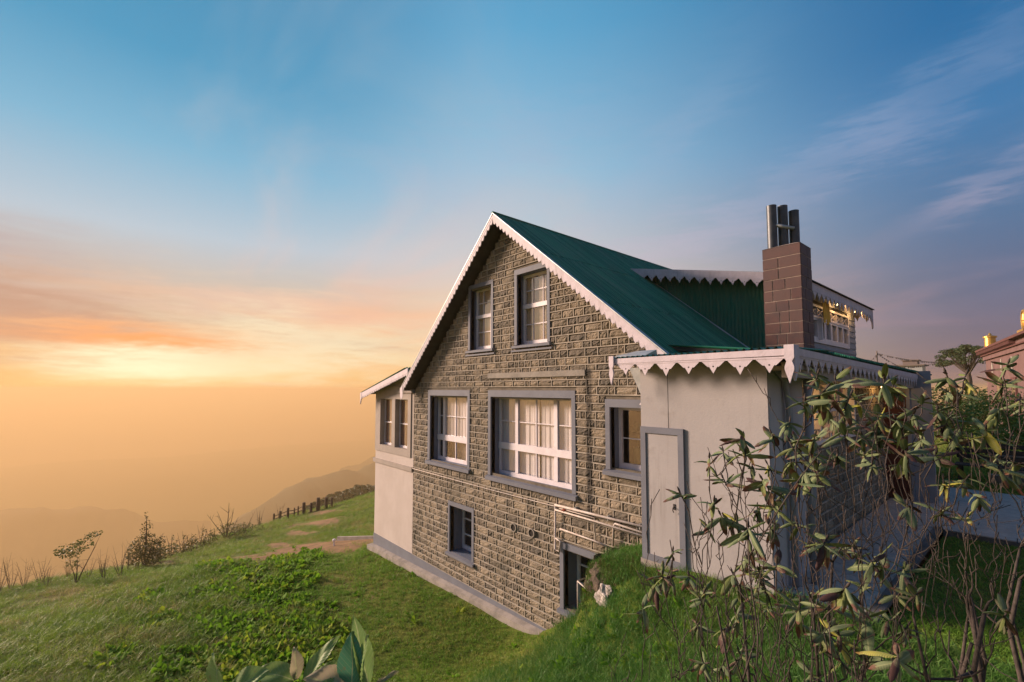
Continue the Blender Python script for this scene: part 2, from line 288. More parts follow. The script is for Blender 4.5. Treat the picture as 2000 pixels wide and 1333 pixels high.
# ------------------------------------------------------------------ mesh builder
class MB:
    def __init__(s): s.v = []; s.f = []; s.m = []; s.t = []; s.tint = None
    def add(s, vs, fs, mi=0, tint=0.):
        o = len(s.v); s.v += [tuple(map(float, p)) for p in vs]; s.f += [tuple(i + o for i in f) for f in fs]; s.m += [mi] * len(fs); s.t += [tint] * len(vs)
    def box(s, x0, x1, y0, y1, z0, z1, mi=0):
        s.add([(x0, y0, z0), (x1, y0, z0), (x1, y1, z0), (x0, y1, z0), (x0, y0, z1), (x1, y0, z1), (x1, y1, z1), (x0, y1, z1)],
              [(0, 3, 2, 1), (4, 5, 6, 7), (0, 1, 5, 4), (1, 2, 6, 5), (2, 3, 7, 6), (3, 0, 4, 7)], mi)
    def hexa(s, b, t_, mi=0):
        s.add(list(b) + list(t_), [(0, 3, 2, 1), (4, 5, 6, 7), (0, 1, 5, 4), (1, 2, 6, 5), (2, 3, 7, 6), (3, 0, 4, 7)], mi)
    def prism(s, poly, axis, a, b, mi=0):
        """convex polygon extruded: axis 'y' -> poly in (x,z); 'x' -> poly in (y,z); 'z' -> poly in (x,y)"""
        def P3(p, q):
            return {'y': (p[0], q, p[1]), 'x': (q, p[0], p[1]), 'z': (p[0], p[1], q)}[axis]
        n = len(poly)
        s.add([P3(p, a) for p in poly] + [P3(p, b) for p in poly],
              [tuple(range(n)), tuple(range(2 * n - 1, n - 1, -1))] + [(i, i + n, (i + 1) % n + n, (i + 1) % n) for i in range(n)], mi)
    def tube(s, path, rad, n=8, mi=0, cap=True, tint=0.):
        path = [Vector(p) for p in path]; vs = []; fs = []
        if isinstance(rad, (int, float)): rad = [rad] * len(path)
        up0 = None
        for i, p in enumerate(path):
            d = (path[min(i + 1, len(path) - 1)] - path[max(i - 1, 0)])
            d = d.normalized() if d.length > 1e-9 else Vector((0, 0, 1))
            if up0 is None: up0 = d.orthogonal().normalized()
            a = (up0 - d * up0.dot(d)); a = a.normalized() if a.length > 1e-6 else d.orthogonal().normalized(); up0 = a
            b = d.cross(a)
            for k in range(n):
                w = 2 * math.pi * k / n; vs.append(p + (a * math.cos(w) + b * math.sin(w)) * rad[i])
        for i in range(len(path) - 1):
            for k in range(n): fs.append((i * n + k, i * n + (k + 1) % n, (i + 1) * n + (k + 1) % n, (i + 1) * n + k))
        if cap: fs.append(tuple(range(n - 1, -1, -1))); fs.append(tuple((len(path) - 1) * n + k for k in range(n)))
        s.add(vs, fs, mi, tint)
    def ball(s, c, r, mi=0, seg=10, rings=6, sc_=(1, 1, 1), jit=0.):
        vs = [(c[0], c[1], c[2] + r * sc_[2])]; fs = []
        for i in range(1, rings):
            th = math.pi * i / rings
            for k in range(seg):
                ph = 2 * math.pi * k / seg; j = 1 + (rnd.uniform(-jit, jit) if jit else 0)
                vs.append((c[0] + r * j * sc_[0] * math.sin(th) * math.cos(ph), c[1] + r * j * sc_[1] * math.sin(th) * math.sin(ph), c[2] + r * j * sc_[2] * math.cos(th)))
        vs.append((c[0], c[1], c[2] - r * sc_[2]))
        for k in range(seg): fs.append((0, 1 + k, 1 + (k + 1) % seg))
        for i in range(rings - 2):
            for k in range(seg):
                a = 1 + i * seg
                fs.append((a + k, a + seg + k, a + seg + (k + 1) % seg, a + (k + 1) % seg))
        a = 1 + (rings - 2) * seg
        for k in range(seg): fs.append((len(vs) - 1, a + (k + 1) % seg, a + k))
        s.add(vs, fs, mi)
    def mesh(s, name, mats, smooth=False, tint=False):
        me = bpy.data.meshes.new(name); me.from_pydata(s.v, [], s.f)
        for m_ in (mats if isinstance(mats, (list, tuple)) else [mats]): me.materials.append(m_)
        if any(s.m): me.polygons.foreach_set('material_index', s.m)
        if smooth: me.polygons.foreach_set('use_smooth', [True] * len(s.f))
        if tint:
            a = me.attributes.new('tint', 'FLOAT', 'POINT'); a.data.foreach_set('value', s.t)
        me.update(); return me
    def obj(s, name, mats, parent=None, smooth=False, tint=False, **props):
        return link(name, s.mesh(name, mats, smooth, tint), parent, **props)
def link(name, me, parent=None, **props):
    o = bpy.data.objects.new(name, me); COL.objects.link(o)
    if parent is not None:
        o.parent = parent
        L = Vector((0, 0, 0)); q = parent
        while q is not None: L += q.location; q = q.parent
        o.location = -L        # vertices are given in world coordinates; parents are only translated
    for k, v in props.items(): o[k] = v
    return o
def thing(name, label, cat, loc, group=None):
    o = bpy.data.objects.new(name, None); COL.objects.link(o); o.location = loc; o.empty_display_size = .2
    o['label'] = label; o['category'] = cat
    if group: o['group'] = group
    return o
def place(name, me, parent, loc, rot=(0, 0, 0), scl=(1, 1, 1), **props):
    """shared mesh placed at a world location under a translated-only parent"""
    o = bpy.data.objects.new(name, me); COL.objects.link(o); L = Vector((0, 0, 0)); q = parent
    while q is not None: L += q.location; q = q.parent
    o.parent = parent; o.location = Vector(loc) - L; o.rotation_euler = rot; o.scale = scl
    for k, v in props.items(): o[k] = v
    return o

# ------------------------------------------------------------------ terrain
CP = np.array([
 # lawn along the gable wall
 (-13.6, 6.2, -2.74), (-12, 6.1, -2.68), (-10, 6.1, -2.58), (-8, 6.1, -2.48), (-6.6, 6.1, -2.40), (-6.2, 6.1, -2.36),
 (-13.5, 9, -2.9), (-13.5, 14, -3.0), (-14.5, 6.4, -2.85),
 (-12, 4, -2.72), (-10, 4, -2.62), (-8, 4, -2.52), (-6.6, 4, -2.46), (-8, 2.5, -2.6), (-6.6, 2.5, -2.5), (-9, 1.2, -2.62), (-11.1, -1.2, -2.62),
 (-7, .5, -2.5), (-7, -2, -2.3), (-6, 5.2, -2.4),
 # bank
 (-5.75, 6.1, -1.95), (-5.4, 6.1, -1.62), (-4.95, 6.1, -1.5), (-4.6, 6.1, -1.2), (-4.25, 6.1, -.45), (-3.9, 6.0, -.1),
 (-5.6, 5.2, -2.1), (-5.0, 5.2, -1.8), (-4.5, 5.2, -1.42), (-4.1, 5.1, -.85), (-3.6, 5.25, -.12),
 (-5.6, 4.2, -2.15), (-5, 4.2, -1.85), (-4.2, 4.2, -1.4), (-3.6, 4.4, -1.0), (-3.1, 4.8, -.5), (-2.9, 5.1, -.15), (-2.65, 4.4, -.5),
 (-2, 5.3, -.03), (-2, 4.6, -.2), (-1.5, 4.0, -.15), (-.7, 4.7, -.05), (-.2, 5.2, -.04),
 (-5.3, 2.8, -2.15), (-4.4, 2.8, -1.7), (-3.4, 3, -1.2), (-2.4, 3.2, -.6), (-1.5, 3, -.15), (-.5, 3, .0),
 (-4.5, 1, -1.6), (-3, 1, -.9), (-2, 1, -.45), (-1, 1.5, -.05), (0, 0, .25), (0, 2, .1), (1, 1, .3), (-2.5, -1.5, -.6), (-4.5, -2, -1.4),
 (3, 0, .3), (3, 5, -.02), (1, 5, -.04), (-.5, 7, -.06), (1, 8, -.06), (3, 10, -.05), (0, 12, -.06), (-1.5, 8, -.08), (-1.5, 12, -.08), (-2, 16, -.1), (2, 18, -.1), (5, 25, -.2), (-4, 25, -.2),
 (0, -8, .4), (6, -6, .5), (8, 4, .1), (10, 14, 0), (-6, -8, -2), (-4, 14, -.5),
 # meadow falling away to the left
 (-14.5, 4, -2.85), (-14, 1, -2.85), (-14, -2, -2.95), (-14, -6, -3.3), (-17, 6, -3.38), (-17, 3, -3.3), (-17.5, 0, -3.35), (-18, -3, -3.6),
 (-21.2, -2.5, -4.0), (-20, 1.5, -4.0), (-20, 5, -4.2), (-20, 9, -4.0), (-24, -1.4, -4.75), (-23, 2, -4.9), (-24, 6, -5.1), (-24, 11, -4.75),
 (-29, 1, -6.5), (-29, 6, -6.25), (-29, 12.5, -5.45), (-34, 4.5, -7.25), (-34, 9, -7.2), (-38, 6.6, -8.1), (-38, 12, -7.9), (-38, 18, -6.9),
 (-47, 11.6, -10.2), (-47, 16, -10.0), (-47, 24, -8.6), (-50, 16.6, -11.0), (-55, 24, -11.5), (-55, 34, -10.8),
 # beyond the brow
 (-24, -6, -7.0), (-18, -9, -6.0), (-12, -12, -4.2), (-30, -3.5, -9.5), (-36, 0, -11.5), (-44, 3, -14.5), (-52, 8, -17), (-60, 14, -20), (-66, 24, -20), (-70, 36, -20), (-30, -14, -14), (-45, -8, -19), (-18, -20, -10),
 (-20, 18, -4.0), (-30, 24, -5), (-14, 20, -2.6), (-10, 26, -2), (-40, 34, -8),
], float)
def tps_fit(P_):
    n = len(P_); X = P_[:, :2]; d = np.hypot(X[:, None, 0] - X[None, :, 0], X[:, None, 1] - X[None, :, 1])
    Kk = np.where(d > 0, d * d * np.log(np.maximum(d, 1e-9)), 0) + np.eye(n) * .35
    Pm = np.c_[np.ones(n), X]; A = np.zeros((n + 3, n + 3)); A[:n, :n] = Kk; A[:n, n:] = Pm; A[n:, :n] = Pm.T
    return np.linalg.solve(A, np.r_[P_[:, 2], 0, 0, 0])
TW = tps_fit(CP)
def tps(x, y):
    x = np.asarray(x, float); y = np.asarray(y, float)
    out = TW[-3] + TW[-2] * x + TW[-1] * y
    for (cx_, cy_, _), w in zip(CP, TW[:-3]):
        d2 = (x - cx_) ** 2 + (y - cy_) ** 2
        out = out + w * np.where(d2 > 0, .5 * d2 * np.log(np.maximum(d2, 1e-12)), 0)
    return out
def sstep(a, b, x):
    t_ = np.clip((x - a) / (b - a), 0, 1); return t_ * t_ * (3 - 2 * t_)
_ph = nr.rand(40, 4)
def bumps(x, y, wl, seed=0):
    """cheap smooth pseudo noise, wavelength wl"""
    o = 0
    for i in range(6):
        a, b, c_, d_ = _ph[(i + seed * 7) % 40]; th = a * 6.283; k = 6.283 / (wl * (.7 + .7 * b))
        o = o + np.sin((x * math.cos(th) + y * math.sin(th)) * k + c_ * 6.283 + 1.3 * np.sin((x * math.sin(th) - y * math.cos(th)) * k * .6 + d_ * 6.28))
    return o / 6
def height(x, y):
    x = np.asarray(x, float); y = np.asarray(y, float)
    xc = np.clip(x, -75, 14); yc = np.clip(y, -22, 42)
    z = tps(xc, yc)
    out = np.hypot(x - xc, y - yc)
    west = sstep(20, -60, x)
    z = z - out * (.42 * west + .03) * sstep(0, 30, out)
    z = np.where(out > 0, np.maximum(z, -400 * west - 12 * (1 - west) + 25 * bumps(x, y, 900, 1) * sstep(200, 900, out)), z)
    left = sstep(-13, -16, x)                      # rougher ground out on the open meadow
    z = z + left * (.11 * bumps(x, y, 4.2, 2) + .14 * bumps(x, y, 9, 3)) * sstep(400, 60, out) + .018 * bumps(x, y, 1.1, 4) * sstep(60, 5, out) * sstep(6.1, 5.6, y)
    bank = np.exp(-((x + 3.9) ** 2 + (y - 3.8) ** 2) / 4)
    z = z + .05 * bank * bumps(x, y, .9, 5)
    sod = sstep(-4.70, -4.48, x) * sstep(-3.4, -3.7, x) * sstep(5.1, 5.5, y) * sstep(6.3, 6.1, y)
    z = z + sod * np.maximum(0, -.10 + .34 * (x + 3.7) - z) * .95
    flat = (x > -2.3) & (x < 3) & (y > 5.5) & (y < 20)
    z = np.where(flat, np.minimum(z, -.05), z)
    inside = (x > -13.4) & (x < -4.0) & (y > 6.5) & (y < 15.8)
    z = np.where(inside, -3.3, z)
    return z
def axis_coords(lo, hi, step, far_lo, far_hi):
    a = list(np.arange(lo, hi + step / 2, step)); s_ = step; p = lo; left = []
    while p > far_lo: s_ *= 1.22; p -= s_; left.append(p)
    s_ = step; p = hi; right = []
    while p < far_hi: s_ *= 1.22; p += s_; right.append(p)
    return np.array(left[::-1] + a + right)
gx = axis_coords(-30, 4, .22, -3400, 900); gy = axis_coords(-9, 14, .22, -1800, 2600)
GX, GY = np.meshgrid(gx, gy); GZ = height(GX, GY)
nx, ny = len(gx), len(gy)
me = bpy.data.meshes.new('ground')
vv = np.c_[GX.ravel(), GY.ravel(), GZ.ravel()]
ii = (np.arange(ny - 1)[:, None] * nx + np.arange(nx - 1)[None, :]).ravel()
ff = np.c_[ii, ii + 1, ii + nx + 1, ii + nx]
me.from_pydata(vv.tolist(), [], ff.tolist()); me.polygons.foreach_set('use_smooth', [True] * len(me.polygons))

# bare earth patches: centre, radii
EARTH = [(-15.6, 5.6, 1.8, .8), (-16.2, 3.9, 1.3, .8), (-16.6, 4.7, 1.6, .9), (-18.2, 5.2, 2.4, 1.3), (-16.2, 6.5, 2.2, .6), (-17.6, 5.4, 2.4, 1.1), (-19.5, 3.6, 2.6, .8), (-30, 9.4, 5, 1.0), (-24.5, 1.6, 2.0, .7), (-15.2, 6.6, 1.3, .5), (-36, 13, 5, 1.1), (-22, 5.6, 2.0, .45), (-26, 7.6, 2.6, .5)]
def ground_mat():
    m = bpy.data.materials.new('meadow_turf'); m.use_nodes = True; t = m.node_tree; t.nodes.clear()
    o = N(t, 'ShaderNodeOutputMaterial'); b = N(t, 'ShaderNodeBsdfPrincipled'); t.links.new(b.outputs[0], o.inputs[0])
    g = N(t, 'ShaderNodeNewGeometry').outputs['Position']
    c = mixc(t, mapr(t, nz(t, g, .8, 7, .6), .35, .65), (.085, .12, .018), (.13, .165, .028))
    c = mixc(t, math_(t, 'MULTIPLY', mapr(t, nz(t, g, .25, 7, .65), .5, .66), .65), c, (.19, .145, .05))
    c = mixc(t, math_(t, 'MULTIPLY', mapr(t, nz(t, g, 7, 4, .7), .45, .7), .45), c, (.035, .05, .012))
    a = N(t, 'ShaderNodeAttribute'); a.attribute_name = 'earth'
    e = math_(t, 'ADD', a.outputs['Fac'], math_(t, 'MULTIPLY', math_(t, 'SUBTRACT', nz(t, g, 1.6, 6, .7), .5), 1.6))
    c = mixc(t, mapr(t, e, .45, .7), c, mixc(t, mapr(t, nz(t, g, 3, 6), .4, .6), (.27, .165, .085), (.2, .13, .07)))
    t.links.new(c, b.inputs['Base Color']); b.inputs['Roughness'].default_value = .95; b.inputs['Specular IOR Level'].default_value = .1
    bn = N(t, 'ShaderNodeBump'); bn.inputs['Strength'].default_value = .7; bn.inputs['Distance'].default_value = .06
    t.links.new(nz(t, g, 9, 8, .7), bn.inputs['Height']); t.links.new(bn.outputs[0], b.inputs['Normal'])
    return m
M['ground'] = ground_mat(); me.materials.append(M['ground'])
def earthf(x, y):
    o = np.zeros_like(x)
    for (ex, ey, rx, ry) in EARTH: o = np.maximum(o, np.clip(1.25 - ((x - ex) / rx) ** 2 - ((y - ey) / ry) ** 2, 0, 1))
    return o
at_ = me.attributes.new('earth', 'FLOAT', 'POINT'); at_.data.foreach_set('value', earthf(vv[:, 0], vv[:, 1]))
go = link('ground', me); go['kind'] = 'structure'

# ------------------------------------------------------------------ distant hills
def ridge(name, crest, drop, run, m, jag, label=None, sub=40, seed=0):
    """a hill as a crest line (x, y, z) with flanks falling `drop` metres over `run` metres towards the camera and away"""
    cr = [Vector(c) for c in crest]; pts = []
    per = max(2, sub // (len(cr) - 1))
    for i in range(len(cr) - 1):
        for k in range(per): pts.append(cr[i].lerp(cr[i + 1], k / per))
    pts.append(cr[-1]); nvr = 16; vs = []; n = len(pts)
    tot = (cr[-1] - cr[0]); side = Vector((tot.y, -tot.x, 0)).normalized()
    if side.dot(-pts[n // 2]) < 0: side = -side
    for i, p in enumerate(pts):
        for j in range(-nvr // 2, nvr // 2 + 1):
            s_ = j / (nvr / 2); q = p + side * (s_ * run)
            z = p.z - drop * abs(s_) ** 1.15 + jag * (1.6 * noise.fractal(Vector((q.x, q.y, seed)) / (jag * 9), 1, 2, 5))
            vs.append((q.x, q.y, z))
    w = nvr + 1
    fs = [(i * w + j, i * w + j + 1, (i + 1) * w + j + 1, (i + 1) * w + j) for i in range(n - 1) for j in range(nvr)]
    b = MB(); b.add(vs, fs); return b.obj(name, m, smooth=True, kind='structure')
M['hillside'] = mat('hillside_scrub', (.035, .05, .018), .95, (.06, .07, .028), .05, .6, .4, coord='World', bdist=2.)
M['hillnear'] = mat('near_hill_turf', (.045, .06, .02), .95, (.07, .08, .03), .3, .6, 1, coord='World', bdist=.5)
M['farhill'] = mat('far_forest', (.028, .045, .03), .95, (.045, .06, .035), .01, 0, coord='World')
ridge('hill', [(-140, 34, -41), (-140, 45, -33.4), (-140, 50, -31.2), (-140, 58.5, -30.4), (-140, 66, -30.6), (-140, 80, -29.5), (-135, 110, -27), (-120, 150, -24)], 45, 80, M['hillnear'], 1.0, sub=90)
ridge('hill', [(-760, 60, -235), (-705, 118, -178), (-730, 170, -160), (-745, 215, -139), (-760, 260, -134), (-765, 320, -134), (-769, 350, -128), (-770, 400, -110), (-740, 520, -80)], 170, 420, M['farhill'], 6, sub=120, seed=3)
ridge('hill', [(-1500, -280, -270), (-1500, -120, -262), (-1480, -20, -285), (-1450, 60, -320), (-1450, 200, -360)], 200, 500, M['farhill'], 14, sub=90, seed=5)
ridge('hill', [(-1250, 380, -260), (-1250, 470, -215), (-1250, 560, -190), (-1220, 700, -170)], 250, 500, M['farhill'], 10, sub=90, seed=9)

# ================================================================== THE HOUSE
W = 6.2                      # plane of the gable wall
APX, APZ = -7.42, 5.89       # apex of the verge
SR, SLf = .81, .915          # slopes of the right and left roof pitch
house = thing('house', 'stone gable house with green corrugated roof, scalloped pink-white bargeboards and maroon chimney', 'house', (-7.4, W, -2.5))
def roofz(x): return APZ - (SR * (x - APX) if x > APX else SLf * (APX - x))

# windows: outer surround, opening, reveal depth
WIN = [
 dict(n='w1', o=(-10.53, -8.65, .27, 2.17), i=(-10.42, -8.74, .37, 2.03), d=.22, cols=[-10.42, -10.12, -9.60, -9.08, -8.74], thick=[1, 3], tr=(.88, 1.02), mz=1.50, cur='curtain'),
 dict(n='w2', o=(-7.96, -5.43, .24, 2.17), i=(-7.87, -5.52, .34, 2.03), d=.22, cols=[-7.87, -7.28, -6.70, -6.14, -5.52], thick=[1, 3], tr=(.90, 1.04), mz=1.50, cur='curtain'),
 dict(n='w3', o=(-4.77, -3.62, .79, 2.03), i=(-4.68, -3.72, .88, 1.90), d=.22, cols=[-4.68, -3.72], thick=[], tr=None, mz=1.38, cur=None),
 dict(n='u1', o=(-8.73, -7.79, 3.03, 4.62), i=(-8.66, -7.86, 3.10, 4.53), d=.16, cols=[-8.66, -8.39, -8.12, -7.86], thick=[], tr=(3.84, 3.92), mz=None, cur='curtain_warm'),
 dict(n='u2', o=(-7.08, -6.05, 3.03, 4.67), i=(-7.00, -6.12, 3.10, 4.56), d=.16, cols=[-7.0, -6.71, -6.42, -6.12], thick=[], tr=(3.86, 3.95), mz=None, cur='curtain_warm'),
 dict(n='bw', o=(-9.53, -8.47, -1.77, -.50), i=(-9.46, -8.55, -1.69, -.60), d=.35, cols=[-9.46, -9.02, -8.55], thick=[], tr=None, mz=(-1.34, -.97), cur=None),
 dict(n='bd', o=(-5.83, -4.88, -1.80, -.56), i=(-5.74, -4.97, -1.72, -.67), d=.34, cols=[-5.74, -5.37, -4.97], thick=[], tr=None, mz=(-1.35, -1.02), cur=None),
]
HOLES = [(-7.1, -.6, .066), (-6.57, -.585, .066)]
x_l, x_r = -11.3, -3.95
COURSE = .14
def row_intervals(z0, z1, use='i'):
    zc = (z0 + z1) / 2
    lo, hi = x_l, x_r
    if z1 > 2.2:
        top = z1 + .16
        lo = max(lo, APX - (APZ - top) / SLf); hi = min(hi, APX + (APZ - top) / SR)
    iv = [(lo, hi)] if hi - lo > .1 else []
    for w in WIN:
        a, b, c, d = w[use]
        if c - .02 < zc < d + .02:
            new = []
            for p, q in iv:
                if b <= p or a >= q: new.append((p, q)); continue
                if a - p > .02: new.append((p, a))
                if q - b > .02: new.append((b, q))
            iv = new
    return iv

# --- wall: recessed backing + raised ribbon mortar (one part), each stone a sub-part
back = MB(); rib = MB()
TH = .30
def rock_mesh(n):
    """a unit rock-faced stone: x 0..1, z 0..1, face bulging towards -y, 4 x 3 facets"""
    rr = random.Random(100 + n); b = MB(); nxx, nzz = 6, 4; vs = []
    for j in range(nzz + 1):
        for i in range(nxx + 1):
            e = min(i, nxx - i, 1) * min(j, nzz - j, 1)
            x = i / nxx + (rr.uniform(-.05, .05) if e else 0); z = j / nzz + (rr.uniform(-.07, .07) if e else 0)
            y = -(rr.uniform(.008, .030) if e else 0)
            vs.append((x, y, z))
    w = nxx + 1
    fs = [(j * w + i, j * w + i + 1, (j + 1) * w + i + 1, (j + 1) * w + i) for j in range(nzz) for i in range(nxx)]
    b.add(vs, fs, 0, (n / 13) ** 1.8)
    return b
ROCKB = [rock_mesh(i) for i in range(14)]
ROCKM = [b.mesh('stone_block', M['stone'], tint=True) for b in ROCKB]
stones = []
z = -2.25; r_ = 0
rw = random.Random(5)
while z < APZ - .2:
    z0, z1 = z, z + COURSE * rw.uniform(.86, 1.14)
    for (p, q) in row_intervals(z0, z1):
        back.add([(p, W, z0), (q, W, z0), (q, W, z1), (p, W, z1)], [(0, 1, 2, 3)])
    for (p, q) in row_intervals(z0, z1, 'o'):
        # horizontal rib at the foot of the course, slightly wavy
        zz0 = z0 + rw.uniform(-.004, .004)
        rib.box(p, q, W - .026, W - .0005, zz0 - .009, zz0 + .009)
        x = p - rw.uniform(0, .18)
        while x < q:
            ln = rw.choice([.13, .17, .2, .22, .24, .28, .31, .36, .40]) * rw.uniform(.95, 1.05)
            a_, b_ = max(x, p), min(x + ln, q)
            if q - b_ < .07: b_ = q
            if b_ - a_ > .05:
                if b_ < q - .01: rib.box(b_ - .008, b_ + .008, W - .024, W - .0008, z0 + .0095, z1 - .0095)
                ok = True
                for hx, hz, hr in HOLES:
                    if a_ < hx < b_ and z0 < hz < z1: ok = False
                if ok: stones.append((a_ + .011, b_ - .011, z0 + .013, z1 - .013))
            x = b_ if b_ > a_ else x + ln
    z = z1; r_ += 1
wall = back.obj('gable_wall', [M['backing'], M['mortar']], house)
o_ = rib.obj('mortar_ribbing', M['mortar'], wall, kind='stuff')
stones.sort(key=lambda s: -((s[1] - s[0]) * (s[3] - s[2])) / ((s[0] ** 2 + W ** 2 + (s[2] - 2.2) ** 2)) ** 1.5 / (1 + 2 * (s[0] > -4.1)))
mass = MB()
for k, (a_, b_, c_, d_) in enumerate(stones):
    idx = rw.randrange(14); off = rw.uniform(-.004, .006)
    if k < 300:
        place('stone_block', ROCKM[idx], wall, (a_, W - .002 - off, c_), (0, 0, 0), (b_ - a_, 1, d_ - c_))
    else:
        rb = ROCKB[idx]
        mass.add([(a_ + v[0] * (b_ - a_), W - .002 - off + v[1], c_ + v[2] * (d_ - c_)) for v in rb.v], rb.f, 0, rb.t[0])
mass.obj('stone_block_field', M['stone'], wall, tint=True, kind='stuff')

# --- other walls (a closed shell), floors
sh = MB()
sh.box(-13.7, -13.45, W + .02, 15.9, -3.2, 2.2)                 # left side of the lean-to
sh.box(-13.4, -3.3, 15.7, 15.95, -3.2, 2.6)                      # back
sh.box(-3.5, -3.25, 6.4, 15.7, -3.0, 2.7)                        # right, inside the porch
sh.obj('side_wall', M['beige'], house)
fl = MB(); fl.box(-13.4, -3.5, W + .4, 15.7, -.02, .0); fl.box(-13.4, -3.5, W + .4, 15.7, 2.45, 2.47)
fl.obj('inner_floor', M['dark'], house)
pt = MB(); pt.box(-11.4, -11.3, W + .3, 15.7, -3, 2.4); pt.box(-13.4, -3.6, 9.6, 9.7, -3, 2.4)
pt.box(-3.7, -3.66, 6.5, 15.6, -3, 2.4); pt.obj('partition_dark_sheet', M['dark'], house)  # dark sheet added before the beige wall so the room looks unlit
# wall return behind the facing so no light leaks at the openings (built row by row like the facing)
rt = MB(); z = -3.2
while z < APZ - .25:
    for (p, q) in row_intervals(z, z + .1): rt.box(p, q, W + .012, W + .10, z, z + .1)
    z += .1
rt.obj('wall_core', M['backing'], house)

# --- windows
def curtain_mesh(x0, x1, z0, z1, y, folds, amp, seed):
    b = MB(); n = max(12, int(folds * 8)); rr = random.Random(seed); vs = []
    ph = rr.uniform(0, 6)
    for i in range(n + 1):
        x = x0 + (x1 - x0) * i / n
        for j, zz_ in enumerate((z0, (z0 + z1) / 2, z1)):
            a = amp * (1.15 - .3 * j)
            vs.append((x, y + a * math.sin(ph + i / n * folds * 6.28 + .25 * j) + a * .5 * math.sin(i / n * folds * 14.1), zz_))
    b.add(vs, [(i * 3 + j, (i + 1) * 3 + j, (i + 1) * 3 + j + 1, i * 3 + j + 1) for i in range(n) for j in range(2)])
    return b
for w in WIN:
    X0, X1, Z0, Z1 = w['o']; x0, x1, z0, z1 = w['i']; d = w['d']; yf = W + d
    pr = .030
    s = MB()
    s.box(X0, x0, W - pr, W + .01, z0, z1); s.box(x1, X1, W - pr, W + .01, z0, z1)
    s.box(X0, X1, W - pr - .002, W + .01, z1, Z1); 
    # reveals
    s.box(x0 - .02, x0, W + .0102, yf + .06, z0, z1, 1); s.box(x1, x1 + .02, W + .0102, yf + .06, z0, z1, 1)
    s.box(x0 - .02, x1 + .02, W + .0104, yf + .06, z1, z1 + .02, 1); s.box(x0 - .02, x1 + .02, W + .0104, yf + .06, z0 - .02, z0, 1)
    wo_ = s.obj('window', [M['grey'], M['bluegrey']], house)
    sill = MB(); sill.hexa([(X0 - .03, W - .085, Z0), (X1 + .04, W - .085, Z0), (X1 + .04, W + .008, Z0), (X0 - .03, W + .008, Z0)],
                           [(X0 - .03, W - .085, z0 - .025), (X1 + .04, W - .085, z0 - .025), (X1 + .04, W + .008, z0 - .003), (X0 - .03, W + .008, z0 - .003)])
    if w['n'] in ('u1', 'u2'): sill.box(X0 - .08, X1 + .06, W - .05, W - .005, Z0 - .07, Z0 - .035)
    sill.obj('sill', M['grey'], wo_)
    # timber frame
    fr = MB(); st = .055; ft = .05
    fr.box(x0, x0 + st, yf, yf + ft, z0, z1); fr.box(x1 - st, x1, yf, yf + ft, z0, z1)
    fr.box(x0 + st, x1 - st, yf, yf + ft, z1 - st, z1); fr.box(x0 + st, x1 - st, yf, yf + ft, z0, z0 + st * 1.6)
    cols = w['cols']; tr_ = w['tr']
    zc0, zc1 = z0 + st * 1.6, z1 - st
    bars = []
    for k, c_ in enumerate(cols[1:-1], 1):
        hw = .045 if k in w['thick'] else .013
        if w['n'] in ('u1', 'u2'): hw = .006
        bars.append((c_, hw)); fr.box(c_ - hw, c_ + hw, yf - (.008 if hw > .03 else -.006), yf + ft - .004, zc0, zc1)
    if tr_: fr.box(x0 + .002, x1 - .002, yf - .016, yf + ft + .003, tr_[0], tr_[1])
    mzs = w['mz'] if isinstance(w['mz'], tuple) else ([w['mz']] if w['mz'] else [])
    if w['n'] in ('u1', 'u2'): mzs = [(tr_[1] + zc1) / 2, (tr_[0] + zc0) / 2]
    for m_ in mzs:
        h_ = .016 if w['n'] in ('bw', 'bd') else .009
        fr.box(x0 + st, x1 - st, yf + .012, yf + .034, m_ - h_, m_ + h_)
    fo = fr.obj('frame', M['white'], wo_)
    # one pane per light
    zs = [zc0] + ([] if not tr_ else []) + sorted(list(mzs) + (list(tr_) if tr_ else [])) + [zc1]
    segs = []
    lows = [zc0]; 
    marks = sorted([(m_, m_) for m_ in mzs] + ([tr_] if tr_ else []))
    cur = zc0
    for a_, b_ in marks: segs.append((cur, a_)); cur = b_
    segs.append((cur, zc1))
    xsg = []; cur = x0 + st
    for c_, hw in bars: xsg.append((cur, c_ - hw)); cur = c_ + hw
    xsg.append((cur, x1 - st))
    for (a_, b_) in xsg:
        for (c_, d_) in segs:
            t_ = rw.uniform(-.004, .004)
            p = MB(); p.hexa([(a_, yf + .020, c_), (b_, yf + .020 + t_, c_), (b_, yf + .024 + t_, c_), (a_, yf + .024, c_)], [(a_, yf + .020 - t_, d_), (b_, yf + .020, d_), (b_, yf + .024, d_), (a_, yf + .024 - t_, d_)])
            p.obj('pane', M['glass'], wo_)
    if w['cur'] == 'curtain':
        if w['n'] == 'w1':
            curtain_mesh(x0 + .12, x1 + .1, .95, z1 + .1, yf + .065, 9, .008, 3).obj('curtain', M['curtain'], wo_)
            cb = MB(); cb.box(x0 + .3, x1 + .1, yf + .24, yf + .25, z0 - .1, .95); cb.obj('blind', M['timber'], wo_)
        else:
            curtain_mesh(x0 - .05, x0 + 1.22, z0 - .05, z1 + .1, yf + .07, 7, .008, 5).obj('curtain', M['curtain'], wo_)
            curtain_mesh(x0 + 1.24, x1 + .1, z0 - .05, z1 + .1, yf + .07, 8, .008, 8).obj('curtain', M['curtain'], wo_)
    elif w['cur'] == 'curtain_warm':
        curtain_mesh(x0 + .03, x1 + .1, z0 - .05, z1 + .1, yf + .065, 5, .02, 9).obj('curtain', M['curtain_warm'], wo_)
    elif w['n'] == 'w3':
        b = MB()                                                    # pot plant shape standing in for a tree reflected in the pane
